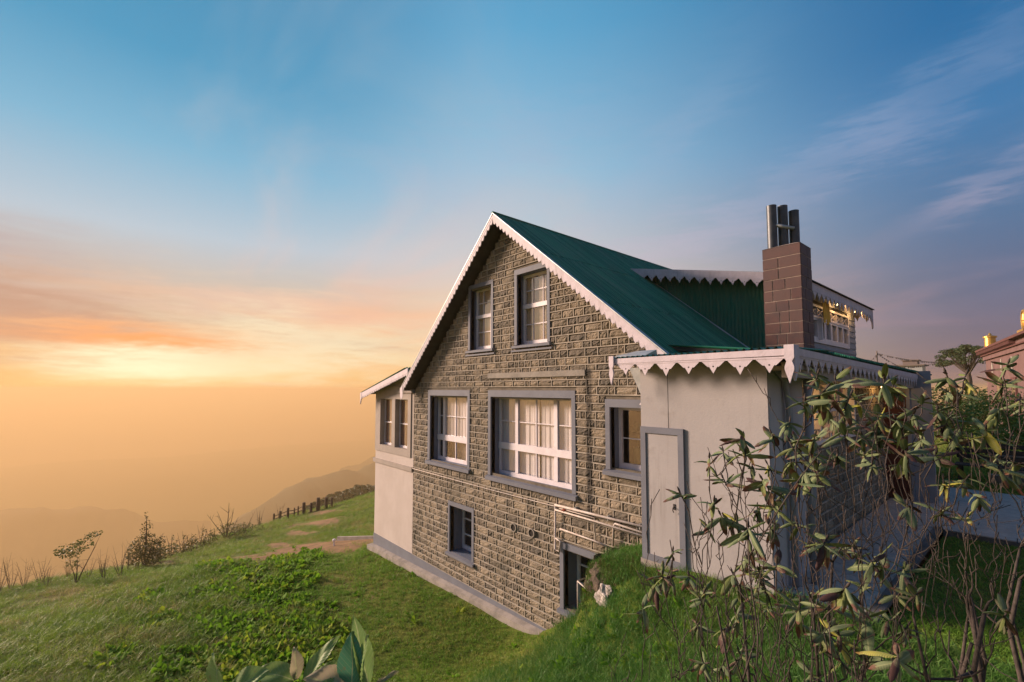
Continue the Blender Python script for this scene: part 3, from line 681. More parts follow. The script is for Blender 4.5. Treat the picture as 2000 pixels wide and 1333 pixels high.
        for k in range(70):
            a = rw.uniform(0, 6.28); e = rw.uniform(-.2, 1.3); L_ = rw.uniform(.08, .2)
            c0 = Vector((-4.45, yf + .22, 1.48)); dd = Vector((math.cos(a) * math.cos(e), math.sin(a) * math.cos(e) * .5, math.sin(e)))
            sd_ = dd.orthogonal().normalized() * .014
            b.add([c0 + dd * .02, c0 + dd * L_ * .6 + sd_, c0 + dd * L_, c0 + dd * L_ * .6 - sd_], [(0, 1, 2, 3)])
        b.tube([(-4.45, yf + .22, 1.22), (-4.45, yf + .22, 1.5)], .008)
        b.tube([(-4.45, yf + .22, .9), (-4.45, yf + .22, 1.22)], [.06, .09], 10)
        pm = mat('reflection_plant_leaf', (.02, .045, .015), .7)
        o = b.obj('reflection_plant', pm); o['label'] = 'dark leafy plant behind the window beside the annex, standing in for a reflected tree'; o['category'] = 'plant'

# --- concrete band, base band, plinth
b = MB(); b.box(-7.96, -5.19, W - .045, W - .003, 2.43, 2.54); b.obj('string_course', M['concrete'], house)
b = MB(); b.box(-13.72, -5.86, W - .034, W + .01, -2.9, -2.25); b.obj('base_band', M['grey'], house)
b = MB(); b.hexa([(-13.80, W - .16, -3.3), (-5.9, W - .16, -3.3), (-5.9, W - .035, -3.3), (-13.80, W - .035, -3.3)],
                 [(-13.80, W - .16, -2.60), (-5.9, W - .16, -2.31), (-5.9, W - .035, -2.28), (-13.80, W - .035, -2.57)])
b.box(-13.9, -13.72, W - .158, 9.0, -3.3, -2.62)
b.obj('plinth', M['plinth'], house)

# --- lean-to bay at the left
bay = MB()
bx0, bx1 = -13.72, -11.30
bay.box(bx0, bx1, W - .012, W + .06, -2.25, -.07)
bo = bay.obj('lean_to_wall', M['beige'], house)
b = MB(); b.box(bx0, bx1, W - .0118, W + .06, .05, .30); b.obj('apron_panel', M['beige'], bo)
b = MB(); b.prism([(bx0, 2.28), (bx1, 2.28), (bx1, 2.74), (bx0, 2.16)], 'y', W - .010, W + .05); b.obj('gable_infill', M['beige'], bo)
b = MB(); b.box(-13.83, -11.33, W - .05, W + .04, -.07, .05); b.obj('ledge', M['trimbeige'], bo)
b = MB(); b.box(-13.80, -11.35, W - .07, W + .04, 2.09, 2.28); b.obj('lintel_beam', M['trimbeige'], bo)
b = MB(); b.box(-12.55, -12.0, W - .085, W - .07, 2.24, 2.27); b.obj('broken_batten', M['timber'], bo)
s = MB(); ops = [(-13.38, -12.60), (-12.39, -11.62)]; zb, zt = .50, 1.90
s.box(bx0, ops[0][0], W - .035, W + .05, .30, 2.09); s.box(ops[0][1], ops[1][0], W - .035, W + .05, zb, zt); s.box(ops[1][1], -11.44, W - .035, W + .05, .30, 2.09)
s.box(ops[0][0], ops[1][1], W - .033, W + .05, .30, zb); s.box(ops[0][0], ops[1][1], W - .033, W + .05, zt, 2.09)
s.box(-11.44, -11.30, W - .010, W + .05, .30, 2.09)
sw = s.obj('window', M['trimbeige'], house)
for k, (a_, b_) in enumerate(ops):
    rv = MB(); rv.box(a_ - .02, a_, W + .0502, W + .24, zb, zt); rv.box(b_, b_ + .02, W + .0502, W + .24, zb, zt); rv.box(a_ - .02, b_ + .02, W + .0502, W + .24, zb - .02, zb); rv.box(a_ - .02, b_ + .02, W + .0502, W + .24, zt, zt + .02)
    rv.obj('reveal', M['trimbeige'], sw)
    fr = MB(); yf = W + .11
    fr.box(a_, a_ + .03, yf, yf + .04, zb, zt); fr.box(b_ - .04, b_, yf, yf + .04, zb, zt); fr.box(a_, b_, yf + .001, yf + .04, zb, zb + .06); fr.box(a_, b_, yf + .001, yf + .04, zt - .03, zt); fr.box(a_ + .03, b_ - .04, yf - .004, yf + .04, 1.17, 1.20)
    fr.obj('frame', M['white'], sw)
    for zz0, zz1 in ((zb + .06, 1.17), (1.20, zt - .03)):
        p = MB(); p.box(a_ + .03, b_ - .04, yf + .012, yf + .016, zz0, zz1); p.obj('pane', M['glass'], sw)
    curtain_mesh(a_ + .20, b_ + .12, zb - .05, zt + .05, yf + .05, 4, .015, 20 + k).obj('curtain', M['curtain_warm'], sw)
    cb = MB(); cb.box(a_ - .05, b_ + .12, yf + .075, yf + .085, zb - .1, zt); cb.obj('curtain', M['curtain_red'], sw)
# lean-to roof and verge
rw2 = random.Random(31)
def teeth_board(b, P0, P1, y0, y1, top, bot, period, tip, kind='saw', hole=True, axis='y', flip=1):
    """board along P0->P1 in a vertical plane with teeth hanging from its lower edge. Points are (s, z), s along x (axis y) or y (axis x)"""
    (s0, z0), (s1, z1) = P0, P1; L = math.hypot(s1 - s0, z1 - z0); n = max(1, round(abs(L) / period))
    f = lambda u: (s0 + (s1 - s0) * u, z0 + (z1 - z0) * u)
    yy0, yy1 = y0, y1
    b.prism([(s0, z0 + top), (s1, z1 + top), (s1, z1 - bot), (s0, z0 - bot)], axis, yy0, yy1)
    for k in range(n):
        a = f(k / n); c = f((k + 1) / n); m_ = f((k + .5) / n)
        ya, yb = yy0 + .004 * flip, yy1 - .004 * flip; tip_ = tip * rw2.uniform(.86, 1.06)
        if kind == 'saw':
            za, zc = a[1] - bot + .001, c[1] - bot + .001; lo = min(za, zc)
            b.prism([(a[0], za), (c[0], zc), (c[0], lo - tip_ * .35), (m_[0] + (c[0] - a[0]) * .22, lo - tip_ * .45), (m_[0], lo - tip_), (m_[0] - (c[0] - a[0]) * .22, lo - tip_ * .45), (a[0], lo - tip_ * .35)] if za == zc else
                    ([(a[0], za), (c[0], zc), (c[0], lo - tip_ * .55), (c[0] * .6 + m_[0] * .4, lo - tip_ * .38), (m_[0], lo - tip_ * .62), (a[0] * .55 + m_[0] * .45, lo - tip_ * .18)] if za > zc else
                     [(a[0], za), (c[0], zc), (c[0] * .55 + m_[0] * .45, lo - tip_ * .18), (m_[0], lo - tip_ * .62), (a[0] * .6 + m_[0] * .4, lo - tip_ * .38), (a[0], lo - tip_ * .55)]), axis, ya, yb)
        else:
            w_ = c[0] - a[0]; z_ = m_[1] - bot + .001; g = .04 * w_
            za = a[1] - bot + .001; zc = c[1] - bot + .001
            b.prism([(a[0] + g, za), (c[0] - g, zc), (m_[0] + w_ * .22, z_ - tip_ * .46), (m_[0] - w_ * .22, z_ - tip_ * .46)], axis, ya, yb)
            b.prism([(m_[0] + w_ * .22, z_ - tip_ * .46 + .0005), (m_[0] - w_ * .22, z_ - tip_ * .46 + .0005), (m_[0] - w_ * .15, z_ - tip_ * .46), (m_[0], z_ - tip_), (m_[0] + w_ * .15, z_ - tip_ * .46)][1:] if False else
                    [(m_[0] - w_ * .155, z_ - tip_ * .459), (m_[0] + w_ * .155, z_ - tip_ * .459), (m_[0], z_ - tip_)], axis, ya, yb)
        if hole:
            hz = m_[1] - bot - (tip_ * .42 if kind != 'saw' else -.012); q = .009
            yh = min(ya, yb) - .0015 if axis == 'y' else max(ya, yb) + .0015
            pts = [(m_[0] + q * math.cos(t), hz + q * math.sin(t)) for t in np.linspace(0, 6.28, 9)[:-1]]
            b.prism(pts, axis, yh, yh + (.0012 if axis == 'y' else -.0012), 1)
def corrug(name, O, U, V, nwav, parent, m=None, amp=.020, per=6, pitch=.09, thick=True):
    """corrugated sheet: waves across U (unit*length), running along V"""
    O, U, V = Vector(O), Vector(U), Vector(V); Nn = U.cross(V).normalized()
    n = int(nwav * per); vs = []
    for j in (0, 1):
        for i in range(n + 1): vs.append(O + U * (i / n) + V * j + Nn * (amp * math.sin(2 * math.pi * i / per)))
    fs = [(i, i + 1, n + 2 + i, n + 1 + i) for i in range(n)]
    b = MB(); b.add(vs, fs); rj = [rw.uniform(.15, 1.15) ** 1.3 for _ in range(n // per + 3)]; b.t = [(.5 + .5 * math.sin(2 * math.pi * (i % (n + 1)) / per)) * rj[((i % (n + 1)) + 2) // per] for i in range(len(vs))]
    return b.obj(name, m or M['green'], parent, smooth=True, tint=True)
YV = 5.90
# bay roof
r0, r1 = (-14.17, 2.06), (-11.2, 2.76)
rf = MB(); rf.hexa([(r0[0], YV + .02, r0[1] - .03), (r1[0], YV + .02, r1[1] - .03), (r1[0], 15.9, r1[1] - .03), (r0[0], 15.9, r0[1] - .03)],
                   [(r0[0], YV + .02, r0[1]), (r1[0], YV + .02, r1[1]), (r1[0], 15.9, r1[1]), (r0[0], 15.9, r0[1])])
lr = rf.obj('lean_to_roof', M['soffit'], house)
for k in range(12):
    y0_ = YV - .02 + k * .83
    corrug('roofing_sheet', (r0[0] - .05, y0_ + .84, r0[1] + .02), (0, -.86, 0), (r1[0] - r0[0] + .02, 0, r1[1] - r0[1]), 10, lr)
b = MB(); teeth_board(b, (r0[0] - .03, r0[1] - .03), (r1[0] + .1, r1[1] - .03), YV - .03, YV, .035, .10, .135, .085, 'saw')
b.prism([(r0[0] - .06, r0[1] + .02), (r0[0] + .05, r0[1] + .03), (r0[0] + .05, r0[1] - .16), (r0[0] + .0, r0[1] - .20), (r0[0] - .05, r0[1] - .34)], 'y', YV - .036, YV - .006)
b.obj('lean_to_bargeboard', [M['barge'], M['hole']], house)

# --- main roof: sheets on both pitches
roof = MB(); YE = 15.9
for sx_, slp, xe in ((1, SR, -3.62), (-1, SLf, -11.42)):
    za = APZ - .03; ze = APZ - slp * abs(xe - APX) - .03
    roof.hexa([(APX, YV + .05, za - .05), (xe, YV + .05, ze - .05), (xe, YE, ze - .05), (APX, YE, za - .05)][::sx_], [(APX, YV + .05, za - .012), (xe, YV + .05, ze - .012), (xe, YE, ze - .012), (APX, YE, za - .012)][::sx_])
ro = roof.obj('roof', M['soffit'], house)
LR = Vector((1, 0, -SR)); 
tot = -3.42 - APX
for k in range(12):
    y0_ = YV - .03 + k * .83
    for j, (a_, b_) in enumerate(((.0, .36), (.345, .70), (.685, 1.0))):
        lift = .012 * (2 - j) + .004 * (k % 2) + .012
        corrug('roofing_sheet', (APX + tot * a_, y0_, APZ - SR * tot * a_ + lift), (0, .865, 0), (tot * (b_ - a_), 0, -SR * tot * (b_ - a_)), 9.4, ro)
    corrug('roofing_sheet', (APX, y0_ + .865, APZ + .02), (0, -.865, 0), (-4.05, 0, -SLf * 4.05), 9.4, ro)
b = MB(); b.tube([(APX, YV - .04, APZ + .03), (APX, YE, APZ + .03)], .045, 8); b.obj('ridge_cap', M['green'], ro, smooth=True)
# bargeboards
b = MB(); teeth_board(b, (APX, APZ - .03), (-3.38, roofz(-3.38) - .03), YV - .04, YV - .01, .045, .065, .135, .095, 'saw')
b.obj('bargeboard', [M['barge'], M['hole']], house)
b = MB(); teeth_board(b, (-11.48, roofz(-11.48) - .03), (APX - .001, APZ - .03), YV - .04, YV - .01, .03, .04, .135, .095, 'saw')
b.prism([(-11.50, 2.18), (-11.36, 2.30), (-11.33, 2.02), (-11.42, 1.90), (-11.48, 2.0)], 'y', YV - .045, YV - .038)
b.obj('bargeboard', [M['barge'], M['hole']], house)
b = MB()   # dark capping strip above the verge boards
for (xa, xb) in ((APX, -3.38), (-11.5, APX)):
    za, zb_ = roofz(xa) + .022, roofz(xb) + .022
    b.hexa([(xa, YV - .045, za), (xb, YV - .045, zb_), (xb, YV + .05, zb_), (xa, YV + .05, za)], [(xa, YV - .045, za + .02), (xb, YV - .045, zb_ + .02), (xb, YV + .05, zb_ + .02), (xa, YV + .05, za + .02)])
b.obj('verge_capping', M['galv'], house)
# gable fill right under the verge (soffit return)
b = MB()
for (xa, xb, s_) in ((APX, -3.7, SR), (-11.35, APX, SLf)):
    b.hexa([(xa, YV, roofz(xa) - .30), (xb, YV, roofz(xb) - .30), (xb, W + .1, roofz(xb) - .30), (xa, W + .1, roofz(xa) - .30)],
           [(xa, YV, roofz(xa) - .1), (xb, YV, roofz(xb) - .1), (xb, W + .1, roofz(xb) - .1), (xa, W + .1, roofz(xa) - .1)]) if False else None
    za, zb_ = roofz(xa) - .10, roofz(xb) - .10
    b.hexa([(xa, YV - .005, za - .012), (xb, YV - .005, zb_ - .012), (xb, W + .15, zb_ - .012), (xa, W + .15, za - .012)], [(xa, YV - .005, za), (xb, YV - .005, zb_), (xb, W + .15, zb_), (xa, W + .15, za)])
b.obj('soffit', M['soffit'], house)

# --- dormer on the right pitch
DY0, DY1, DX = 9.70, 14.95, -3.2
dz = lambda x: 5.06 - .225 * (x + 6.28)
dn = 14
dtop, dbot = [], []
dwall = MB(); 
dw = MB(); dw.prism([(-6.2, roofz(-6.2)), (DX, 2.75), (DX, dz(DX) - .04), (-6.2, dz(-6.2) - .04)], 'y', DY0 + .02, DY0 + .06)
dw.box(DX - .06, DX - .012, DY0 + .06, DY1, 2.75, dz(DX) - .04)
dwo = dw.obj('dormer_wall', M['soffit'], house)
# vertical corrugated sheets, each cut to the slope
nsh = 4
for k in range(nsh):
    xa = -6.15 + (DX + 6.15) * k / nsh; xb = -6.15 + (DX + 6.15) * (k + 1) / nsh + .02
    n = 58; vs = []
    for i in range(n + 1):
        x = xa + (xb - xa) * i / n; y = DY0 - .004 * (k % 2) - .010 * math.sin(2 * math.pi * x / .076)
        vs += [(x, y, max(roofz(x), 2.8) + .0), (x, y, dz(x) - .02)]
    b = MB(); b.add(vs, [(2 * i, 2 * i + 2, 2 * i + 3, 2 * i + 1) for i in range(n)]); b.obj('cladding_sheet', M['green'], dwo, smooth=True)
b = MB(); xa, xb = -6.2, DX - .55; b.tube([(xa, DY0 - .03, roofz(xa) + .03), (xb, DY0 - .03, roofz(xb) + .03)], .022, 6); b.obj('flashing', M['galv'], dwo)
EX = -2.98
drf = MB(); drf.hexa([(-6.5, 9.42, dz(-6.5)), (EX, 9.42, dz(EX)), (EX, 15.6, dz(EX)), (-6.5, 15.6, dz(-6.5))], [(-6.5, 9.42, dz(-6.5) + .03), (EX, 9.42, dz(EX) + .03), (EX, 15.6, dz(EX) + .03), (-6.5, 15.6, dz(-6.5) + .03)])
dro = drf.obj('dormer_roof', M['soffit'], house)
for k in range(8):
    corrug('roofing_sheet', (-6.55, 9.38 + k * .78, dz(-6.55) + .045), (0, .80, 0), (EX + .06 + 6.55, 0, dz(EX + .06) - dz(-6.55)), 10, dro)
b = MB(); teeth_board(b, (-6.42, dz(-6.42) + .0), (EX + .03, dz(EX + .03)), 9.37, 9.40, .05, .10, .235, .15, 'v'); b.obj('dormer_fascia', [M['barge'], M['hole']], house)
b = MB(); teeth_board(b, (9.37, dz(EX) - .0), (15.62, dz(EX) - .0), EX + .062, EX + .032, .04, .13, .30, .17, 'v', axis='x', flip=-1)
b.box(EX + .02, EX + .10, 9.35, 15.66, dz(EX) + .045, dz(EX) + .065, 2)
b.prism([(15.50, dz(EX) - .05), (15.66, dz(EX) + .03), (15.66, dz(EX) - .42), (15.60, dz(EX) - .48)], 'x', EX + .064, EX + .034)
b.obj('dormer_fascia', [M['barge'], M['hole'], M['soffit']], house)
# return of the verge on the far side, hanging below the eave
b = MB(); teeth_board(b, (-4.2, dz(-4.2)), (EX + .03, dz(EX)), 15.60, 15.63, .03, .12, .22, .18, 'v'); b.obj('dormer_fascia', [M['barge'], M['hole']], house)
# weatherboards
z = 2.80
wl = dz(DX) - .06
wy0, wy1, wz0, wz1 = 11.15, 14.2, 3.25, 4.06
while z < wl:
    h = .15; z1_ = min(z + h + .012, wl)
    spans = [(DY0 + .02, DY1)] if (z1_ < wz0 + .02 or z > wz1 - .02) else [(DY0 + .02, wy0), (wy1, DY1)]
    for a_, b_ in spans:
        q = MB(); q.hexa([(DX - .012, a_, z), (DX + .028, a_, z), (DX + .028, b_, z), (DX - .012, b_, z)], [(DX - .012, a_, z1_), (DX + .010, a_, z1_), (DX + .010, b_, z1_), (DX - .012, b_, z1_)])
        q.obj('weatherboard', M['siding'], dwo)
    z += h
# dormer window
s = MB(); xf = DX + .02
s.box(xf - .06, xf + .03, wy0, wy1, wz0 - .03, wz0 + .03); s.box(xf - .06, xf + .03, wy0, wy1, wz1 - .05, wz1); s.box(xf - .06, xf + .031, wy0, wy0 + .06, wz0 + .03, wz1 - .05); s.box(xf - .06, xf + .031, wy1 - .06, wy1, wz0 + .03, wz1 - .05)
s.box(xf - .055, xf + .035, wy0 + .06, wy1 - .06, 3.76, 3.81)
dwn = s.obj('dormer_window', M['white'], house)
nb = 6; ys = np.linspace(wy0 + .06, wy1 - .06, nb + 1)
for k in range(nb):
    a_, b_ = ys[k], ys[k + 1]
    fr = MB(); e = .045
    fr.box(xf - .04, xf + (.10 if k == 1 else .025), a_ + .002, a_ + e, wz0 + .032, 3.758); fr.box(xf - .04, xf + .025, b_ - e, b_ - .002, wz0 + .032, 3.758)
    fr.box(xf - .04, xf + .024, a_ + e, b_ - e, wz0 + .032, wz0 + .09); fr.box(xf - .04, xf + .024, a_ + e, b_ - e, 3.71, 3.757)
    fr.box(xf - .03, xf + .020, a_, a_ + .02, 3.812, wz1 - .052)
    z0_, z1_ = 3.815, wz1 - .055                          # crossed glazing bars in the transom light
    for (p, q) in (((a_ + .02, z0_), (b_, z1_)), ((a_ + .02, z1_), (b_, z0_))):
        fr.tube([(xf, p[0], p[1]), (xf, q[0], q[1])], .010, 4)
    fr.obj('casement', M['white'], dwn)
    p = MB(); p.box(xf - .02, xf - .016, a_ + e, b_ - e, wz0 + .09, 3.71); p.obj('pane', M['glass'], dwn)
    p = MB(); p.box(xf - .022, xf - .018, a_ + .02, b_, 3.812, wz1 - .052); p.obj('pane', M['glass'], dwn)
b = MB(); b.box(DX - .9, DX - .88, DY0 + .2, DY1 - .1, 2.8, 4.2); b.obj('curtain', M['curtain_warm'], dwn)

# --- annex: grey sheet-clad tank room, porch roof
AY, AXL, AXR = 5.34, -3.53, -1.94
an = MB(); an.box(AXL, -3.13, AY, AY + .03, -.15, 2.56); an.box(-3.122, AXR, AY + .001, AY + .03, -.15, 2.56)
an.box(AXL, AXL + .03, AY + .03, 6.19, -.4, 2.56)
ano = an.obj('annex_wall', M['panel'], house)
b = MB(); b.box(AXR - .03, AXR + .0, AY + .032, 6.45, -.1, 2.50); b.box(AXR - .10, AXR + .002, AY + .0325, AY + .06, -.1, 2.50); b.obj('annex_side_wall', M['panel_blue_lit'], ano)
b = MB(); b.box(-3.13, -3.122, AY + .006, AY + .02, 0, 2.5); b.obj('panel_joint', M['hole'], ano)
b = MB(); b.box(AXL - .02, AXR + .02, AY - .03, AY + .0, -.25, -.02); b.obj('annex_footing', M['plinth'], ano)
hd = MB(); hd.box(-3.45, -2.99, AY - .012, AY - .001, .06, 1.62); hdo = hd.obj('hatch_door', M['panel'], house)
b = MB(); b.box(-3.525, -3.45, AY - .03, AY - .001, -.02, 1.62); b.box(-2.99, -2.915, AY - .03, AY - .001, -.06, 1.62); b.box(-3.525, -2.915, AY - .031, AY - .001, 1.62, 1.70); b.box(-3.45, -2.99, AY - .029, AY - .001, -.02, .06)
b.obj('door_trim', M['grey'], hdo)
b = MB(); b.tube([(-3.06, AY - .012, .72), (-3.06, AY - .05, .72), (-3.06, AY - .055, .69), (-3.055, AY - .04, .66)], .006, 6); b.box(-3.075, -3.045, AY - .018, AY - .0125, .69, .76); b.obj('latch_hook', M['hole'], hdo)
# roof over annex and porch (green sheets on a dark deck)
ZE = 2.60
pr_ = MB()
pr_.hexa([(-3.80, 5.06, ZE - .05), (-1.62, 5.06, ZE - .05), (-1.62, 6.3, ZE - .05), (-3.80, 6.3, ZE - .05)], [(-3.80, 5.06, ZE + .0), (-1.62, 5.06, ZE + .0), (-1.62, 6.3, ZE + .0), (-3.80, 6.3, ZE + .03)])
pr_.hexa([(-3.80, 6.3, 2.80), (-1.62, 6.3, ZE - .05), (-1.62, 13.6, ZE - .20), (-3.80, 13.6, 2.70)], [(-3.80, 6.3, 2.86), (-1.62, 6.3, ZE + .0), (-1.62, 13.6, ZE - .15), (-3.80, 13.6, 2.76)])
pro = pr_.obj('porch_roof', M['soffit'], house)
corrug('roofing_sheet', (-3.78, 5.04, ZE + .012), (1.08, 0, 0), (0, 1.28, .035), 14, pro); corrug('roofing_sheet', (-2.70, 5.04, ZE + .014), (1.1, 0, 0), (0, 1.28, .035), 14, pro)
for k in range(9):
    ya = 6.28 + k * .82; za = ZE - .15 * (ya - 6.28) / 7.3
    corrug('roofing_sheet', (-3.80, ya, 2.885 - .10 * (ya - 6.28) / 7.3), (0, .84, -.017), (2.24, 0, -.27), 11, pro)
b = MB(); b.box(-3.72, -1.60, 5.035, 5.058, ZE - .065, ZE + .004); teeth_board(b, (-3.70, ZE - .06), (-1.66, ZE - .075), 5.040, 5.056, .0, .02, .285, .155, 'v'); b.obj('annex_fascia', [M['barge'], M['hole']], house)
b = MB(); b.hexa([(-1.594, 5.04, ZE - .065), (-1.57, 5.04, ZE - .065), (-1.57, 13.6, ZE - .225), (-1.594, 13.6, ZE - .225)], [(-1.594, 5.04, ZE + .010), (-1.57, 5.04, ZE + .010), (-1.57, 13.6, ZE - .145), (-1.594, 13.6, ZE - .145)])
teeth_board(b, (5.12, ZE - .065), (13.6, ZE - .225), -1.576, -1.592, .0, .02, .235, .15, 'v', axis='x', flip=-1); b.obj('porch_fascia', [M['barge'], M['hole']], house)
for (xa, xb, y_, m_) in ((-3.80, -3.725, 5.03, 1), (-1.655, -1.565, 5.03, 1)):
    b = MB(); xm = (xa + xb) / 2; hw = (xb - xa) / 2
    b.prism([(xa, ZE + .04), (xb, ZE + .04), (xb, ZE - .09), (xa, ZE - .09)], 'y', y_ - .022, y_ + .004)
    b.prism([(xa, ZE - .0899), (xb, ZE - .0899), (xm + hw * .55, ZE - .125), (xm - hw * .55, ZE - .125)], 'y', y_ - .022, y_ + .004)
    b.prism([(xm - hw * .55, ZE - .1249), (xm + hw * .55, ZE - .1249), (xb - .003, ZE - .18), (xb - .003, ZE - .21), (xm, ZE - .345), (xa + .003, ZE - .21), (xa + .003, ZE - .18)], 'y', y_ - .022, y_ + .004)
    if xb > -2:
        b.box(xb - .024, xb, y_ + .0045, y_ + .13, ZE - .08, ZE + .04); b.prism([(y_ + .005, ZE - .0799), (y_ + .13, ZE - .0799), (y_ + .11, ZE - .2), (y_ + .02, ZE - .32), (y_ + .005, ZE - .2)], 'x', xb, xb - .024)
    b.obj('finial_board', [M['barge']], house)
b = MB(); b.box(-3.75, -1.64, 5.06, 5.34, ZE - .085, ZE - .055); b.box(-1.94, -1.61, 5.34, 13.5, ZE - .20, ZE - .155)
b.hexa([(-1.78, 5.3, ZE - .28), (-1.64, 5.3, ZE - .28), (-1.64, 13.5, ZE - .42), (-1.78, 13.5, ZE - .42)], [(-1.78, 5.3, ZE - .12), (-1.64, 5.3, ZE - .12), (-1.64, 13.5, ZE - .26), (-1.78, 13.5, ZE - .26)])
b.obj('eave_lining', M['trimbeige'], house)
# slanting metal spout and small white floodlight at the left end
b = MB(); b.hexa([(-3.62, 5.44, 2.42), (-3.50, 5.40, 2.42), (-3.49, 5.55, 2.42), (-3.62, 5.60, 2.42)][::1], [(-3.72, 5.36, 2.44)] * 0 or [(-3.76, 5.38, 2.47), (-3.58, 5.34, 2.50), (-3.56, 5.5, 2.50), (-3.74, 5.56, 2.47)])
b = MB(); b.hexa([(-3.66, 5.62, 2.02), (-3.54, 5.62, 2.02), (-3.54, 5.70, 2.02), (-3.66, 5.70, 2.02)], [(-3.86, 5.56, 2.50), (-3.68, 5.56, 2.50), (-3.62, 5.74, 2.50), (-3.80, 5.74, 2.50)])
b.obj('rainwater_spout', M['galv'], house)
b = MB(); b.hexa([(-3.66, 5.50, 1.98), (-3.54, 5.50, 1.98), (-3.54, 5.60, 1.98), (-3.66, 5.60, 1.98)], [(-3.58, 5.50, 2.08), (-3.54, 5.50, 2.10), (-3.54, 5.60, 2.10), (-3.58, 5.60, 2.08)]); b.obj('floodlight', M['white'], house)
b = MB(); b.hexa([(-3.76, 5.08, ZE + .02), (-3.3, 5.10, ZE + .02), (-3.3, 5.4, ZE + .03), (-3.72, 5.4, ZE + .02)], [(-3.74, 5.10, ZE + .05), (-3.3, 5.12, ZE + .035), (-3.3, 5.38, ZE + .12), (-3.6, 5.38, ZE + .12)]); b.obj('flashing', M['galv'], house)
# porch back wall with stones, window strip, maroon door
PX = -2.12
pw = MB(); pw.box(PX - .12, PX - .02, 6.2, 15.6, -.2, 1.42); pw.box(PX - .12, PX - .02, 9.6, 15.6, 1.42, 2.6); pw.box(PX - .12, PX - .02, 6.2, 6.75, 1.42, 2.6)
pwo = pw.obj('porch_wall', M['backing'], house)
b = MB(); z = -.04; cnt = 0
while z < 2.4:
    b.box(PX - .019, PX + .008, 6.45, 11.9, z - .009, z + .009)
    y = 6.45 + rw.uniform(0, .2)
    while y < 11.9:
        ln = rw.choice([.2, .26, .32]); 
        if not (1.42 - .14 < z < 2.4 and 6.7 < y + ln and y < 9.6):
            b.box(PX - .018, PX + .006, y - .008, y + .008, z + .0095, z + .15 - .0095)
            if cnt < 260:
                place('stone_block', ROCKM[rw.randrange(14)], pwo, (PX - .016, y + .012, z + .013), (0, 0, R(90)), (ln - .024, 1, .124)); cnt += 1
        y += ln
    z += .15
b.obj('mortar_ribbing', M['mortar'], pwo, kind='stuff')
s = MB(); s.box(PX - .06, PX + .03, 6.75, 9.6, 1.40, 1.46); s.box(PX - .06, PX + .03, 6.75, 9.6, 1.86, 1.90); s.box(PX - .06, PX + .03, 6.75, 9.6, 2.26, 2.32)
for y in np.linspace(6.78, 9.57, 7): s.box(PX - .055, PX + .028, y - .025, y + .025, 1.46, 2.26)
pwn = s.obj('porch_window', M['white'], house)
ys = np.linspace(6.78, 9.57, 7)
for k in range(6):
    for (a_, b_) in ((1.46, 1.86), (1.90, 2.26)):
        p = MB(); p.box(PX - .03, PX - .026, ys[k] + .025, ys[k + 1] - .025, a_, b_); p.obj('pane', M['glass'], pwn)
b = MB(); b.box(-2.6, AXR + .55, 11.95, 12.02, -.1, 2.55); b.obj('porch_end_wall', M['siding'], house)
b = MB(); b.box(-2.26, -1.76, 11.90, 11.945, .02, 2.14)
for (za, zb_) in ((.2, 1.0), (1.12, 1.95)): b.box(-2.18, -1.84, 11.885, 11.899, za, zb_)
do = b.obj('door', M['maroon'], house)
b = MB(); b.box(-2.32, -2.26, 11.88, 11.948, -.05, 2.2); b.box(-1.76, -1.70, 11.88, 11.948, -.05, 2.2); b.box(-2.32, -1.70, 11.88, 11.949, 2.2, 2.26); b.obj('door_frame', M['siding'], do)
b = MB(); b.ball((-1.82, 11.87, 1.05), .028); b.obj('handle', M['galv'], do)
# round post and downpipe at the porch corner
b = MB(); b.tube([(-1.76, 6.05, 2.42), (-1.76, 6.05, -.1)], .045, 12); b.tube([(-1.92, 5.55, 2.42), (-1.90, 5.75, 2.3), (-1.88, 5.8, 2.0), (-1.88, 5.8, -.1)], .035, 8); b.obj('downpipe', M['siding'], house, smooth=True)
# --- warm lamps: one by the dormer window, two in the porch
def lamp(name, p, power, r, par):
    b = MB(); b.ball(p, r, 0, 10, 6); o = b.obj(name, M['bulb'], par, smooth=True)
    b = MB(); b.tube([(p[0], p[1], p[2] + r), (p[0], p[1], p[2] + r + .06)], [.012, .02], 8); b.obj('lamp_holder', M['galv'], o)
    l = bpy.data.lights.new('lamp_light', 'POINT'); l.energy = power; l.color = (1, .55, .2); l.shadow_soft_size = r
    lo = bpy.data.objects.new('lamp_light', l); COL.objects.link(lo); lo.location = (p[0] + .07, p[1], p[2] - .05)
lamp('eave_lamp', (DX + .14, 14.35, dz(DX) - .16), 2.0, .035, house)
lamp('eave_lamp', (DX + .12, 12.85, dz(DX) - .16), 1.6, .035, house)
lamp('porch_lamp', (-1.95, 11.0, 2.24), 2.0, .035, house)
lamp('window_lamp', (PX - .5, 7.35, 2.0), 4.0, .05, house)
lamp('window_lamp', (PX - .5, 9.0, 2.0), 3.5, .05, house)
b = MB(); b.box(PX - 1.0, PX - .98, 6.3, 11, .5, 2.5); b.obj('room_wall', M['timber'], house)
# saffron cloth strips hanging from the dormer eave
b = MB()
for k, (y_, l_) in enumerate(((11.62, .34), (11.74, .26), (11.86, .36), (11.98, .30))):
    b.hexa([(DX + .17, y_, 3.98 - l_), (DX + .18, y_ + .10, 3.98 - l_ * .95), (DX + .19, y_ + .10, 3.98 - l_ * .95), (DX + .18, y_, 3.98 - l_)], [(DX + .16, y_ + .01, 4.14), (DX + .16, y_ + .09, 4.14), (DX + .17, y_ + .09, 4.14), (DX + .17, y_ + .01, 4.14)])
o = b.obj('hanging_cloth', M['amber']); o['label'] = 'saffron cloth streamers hanging under the dormer eave beside the chimney'; o['category'] = 'streamer'

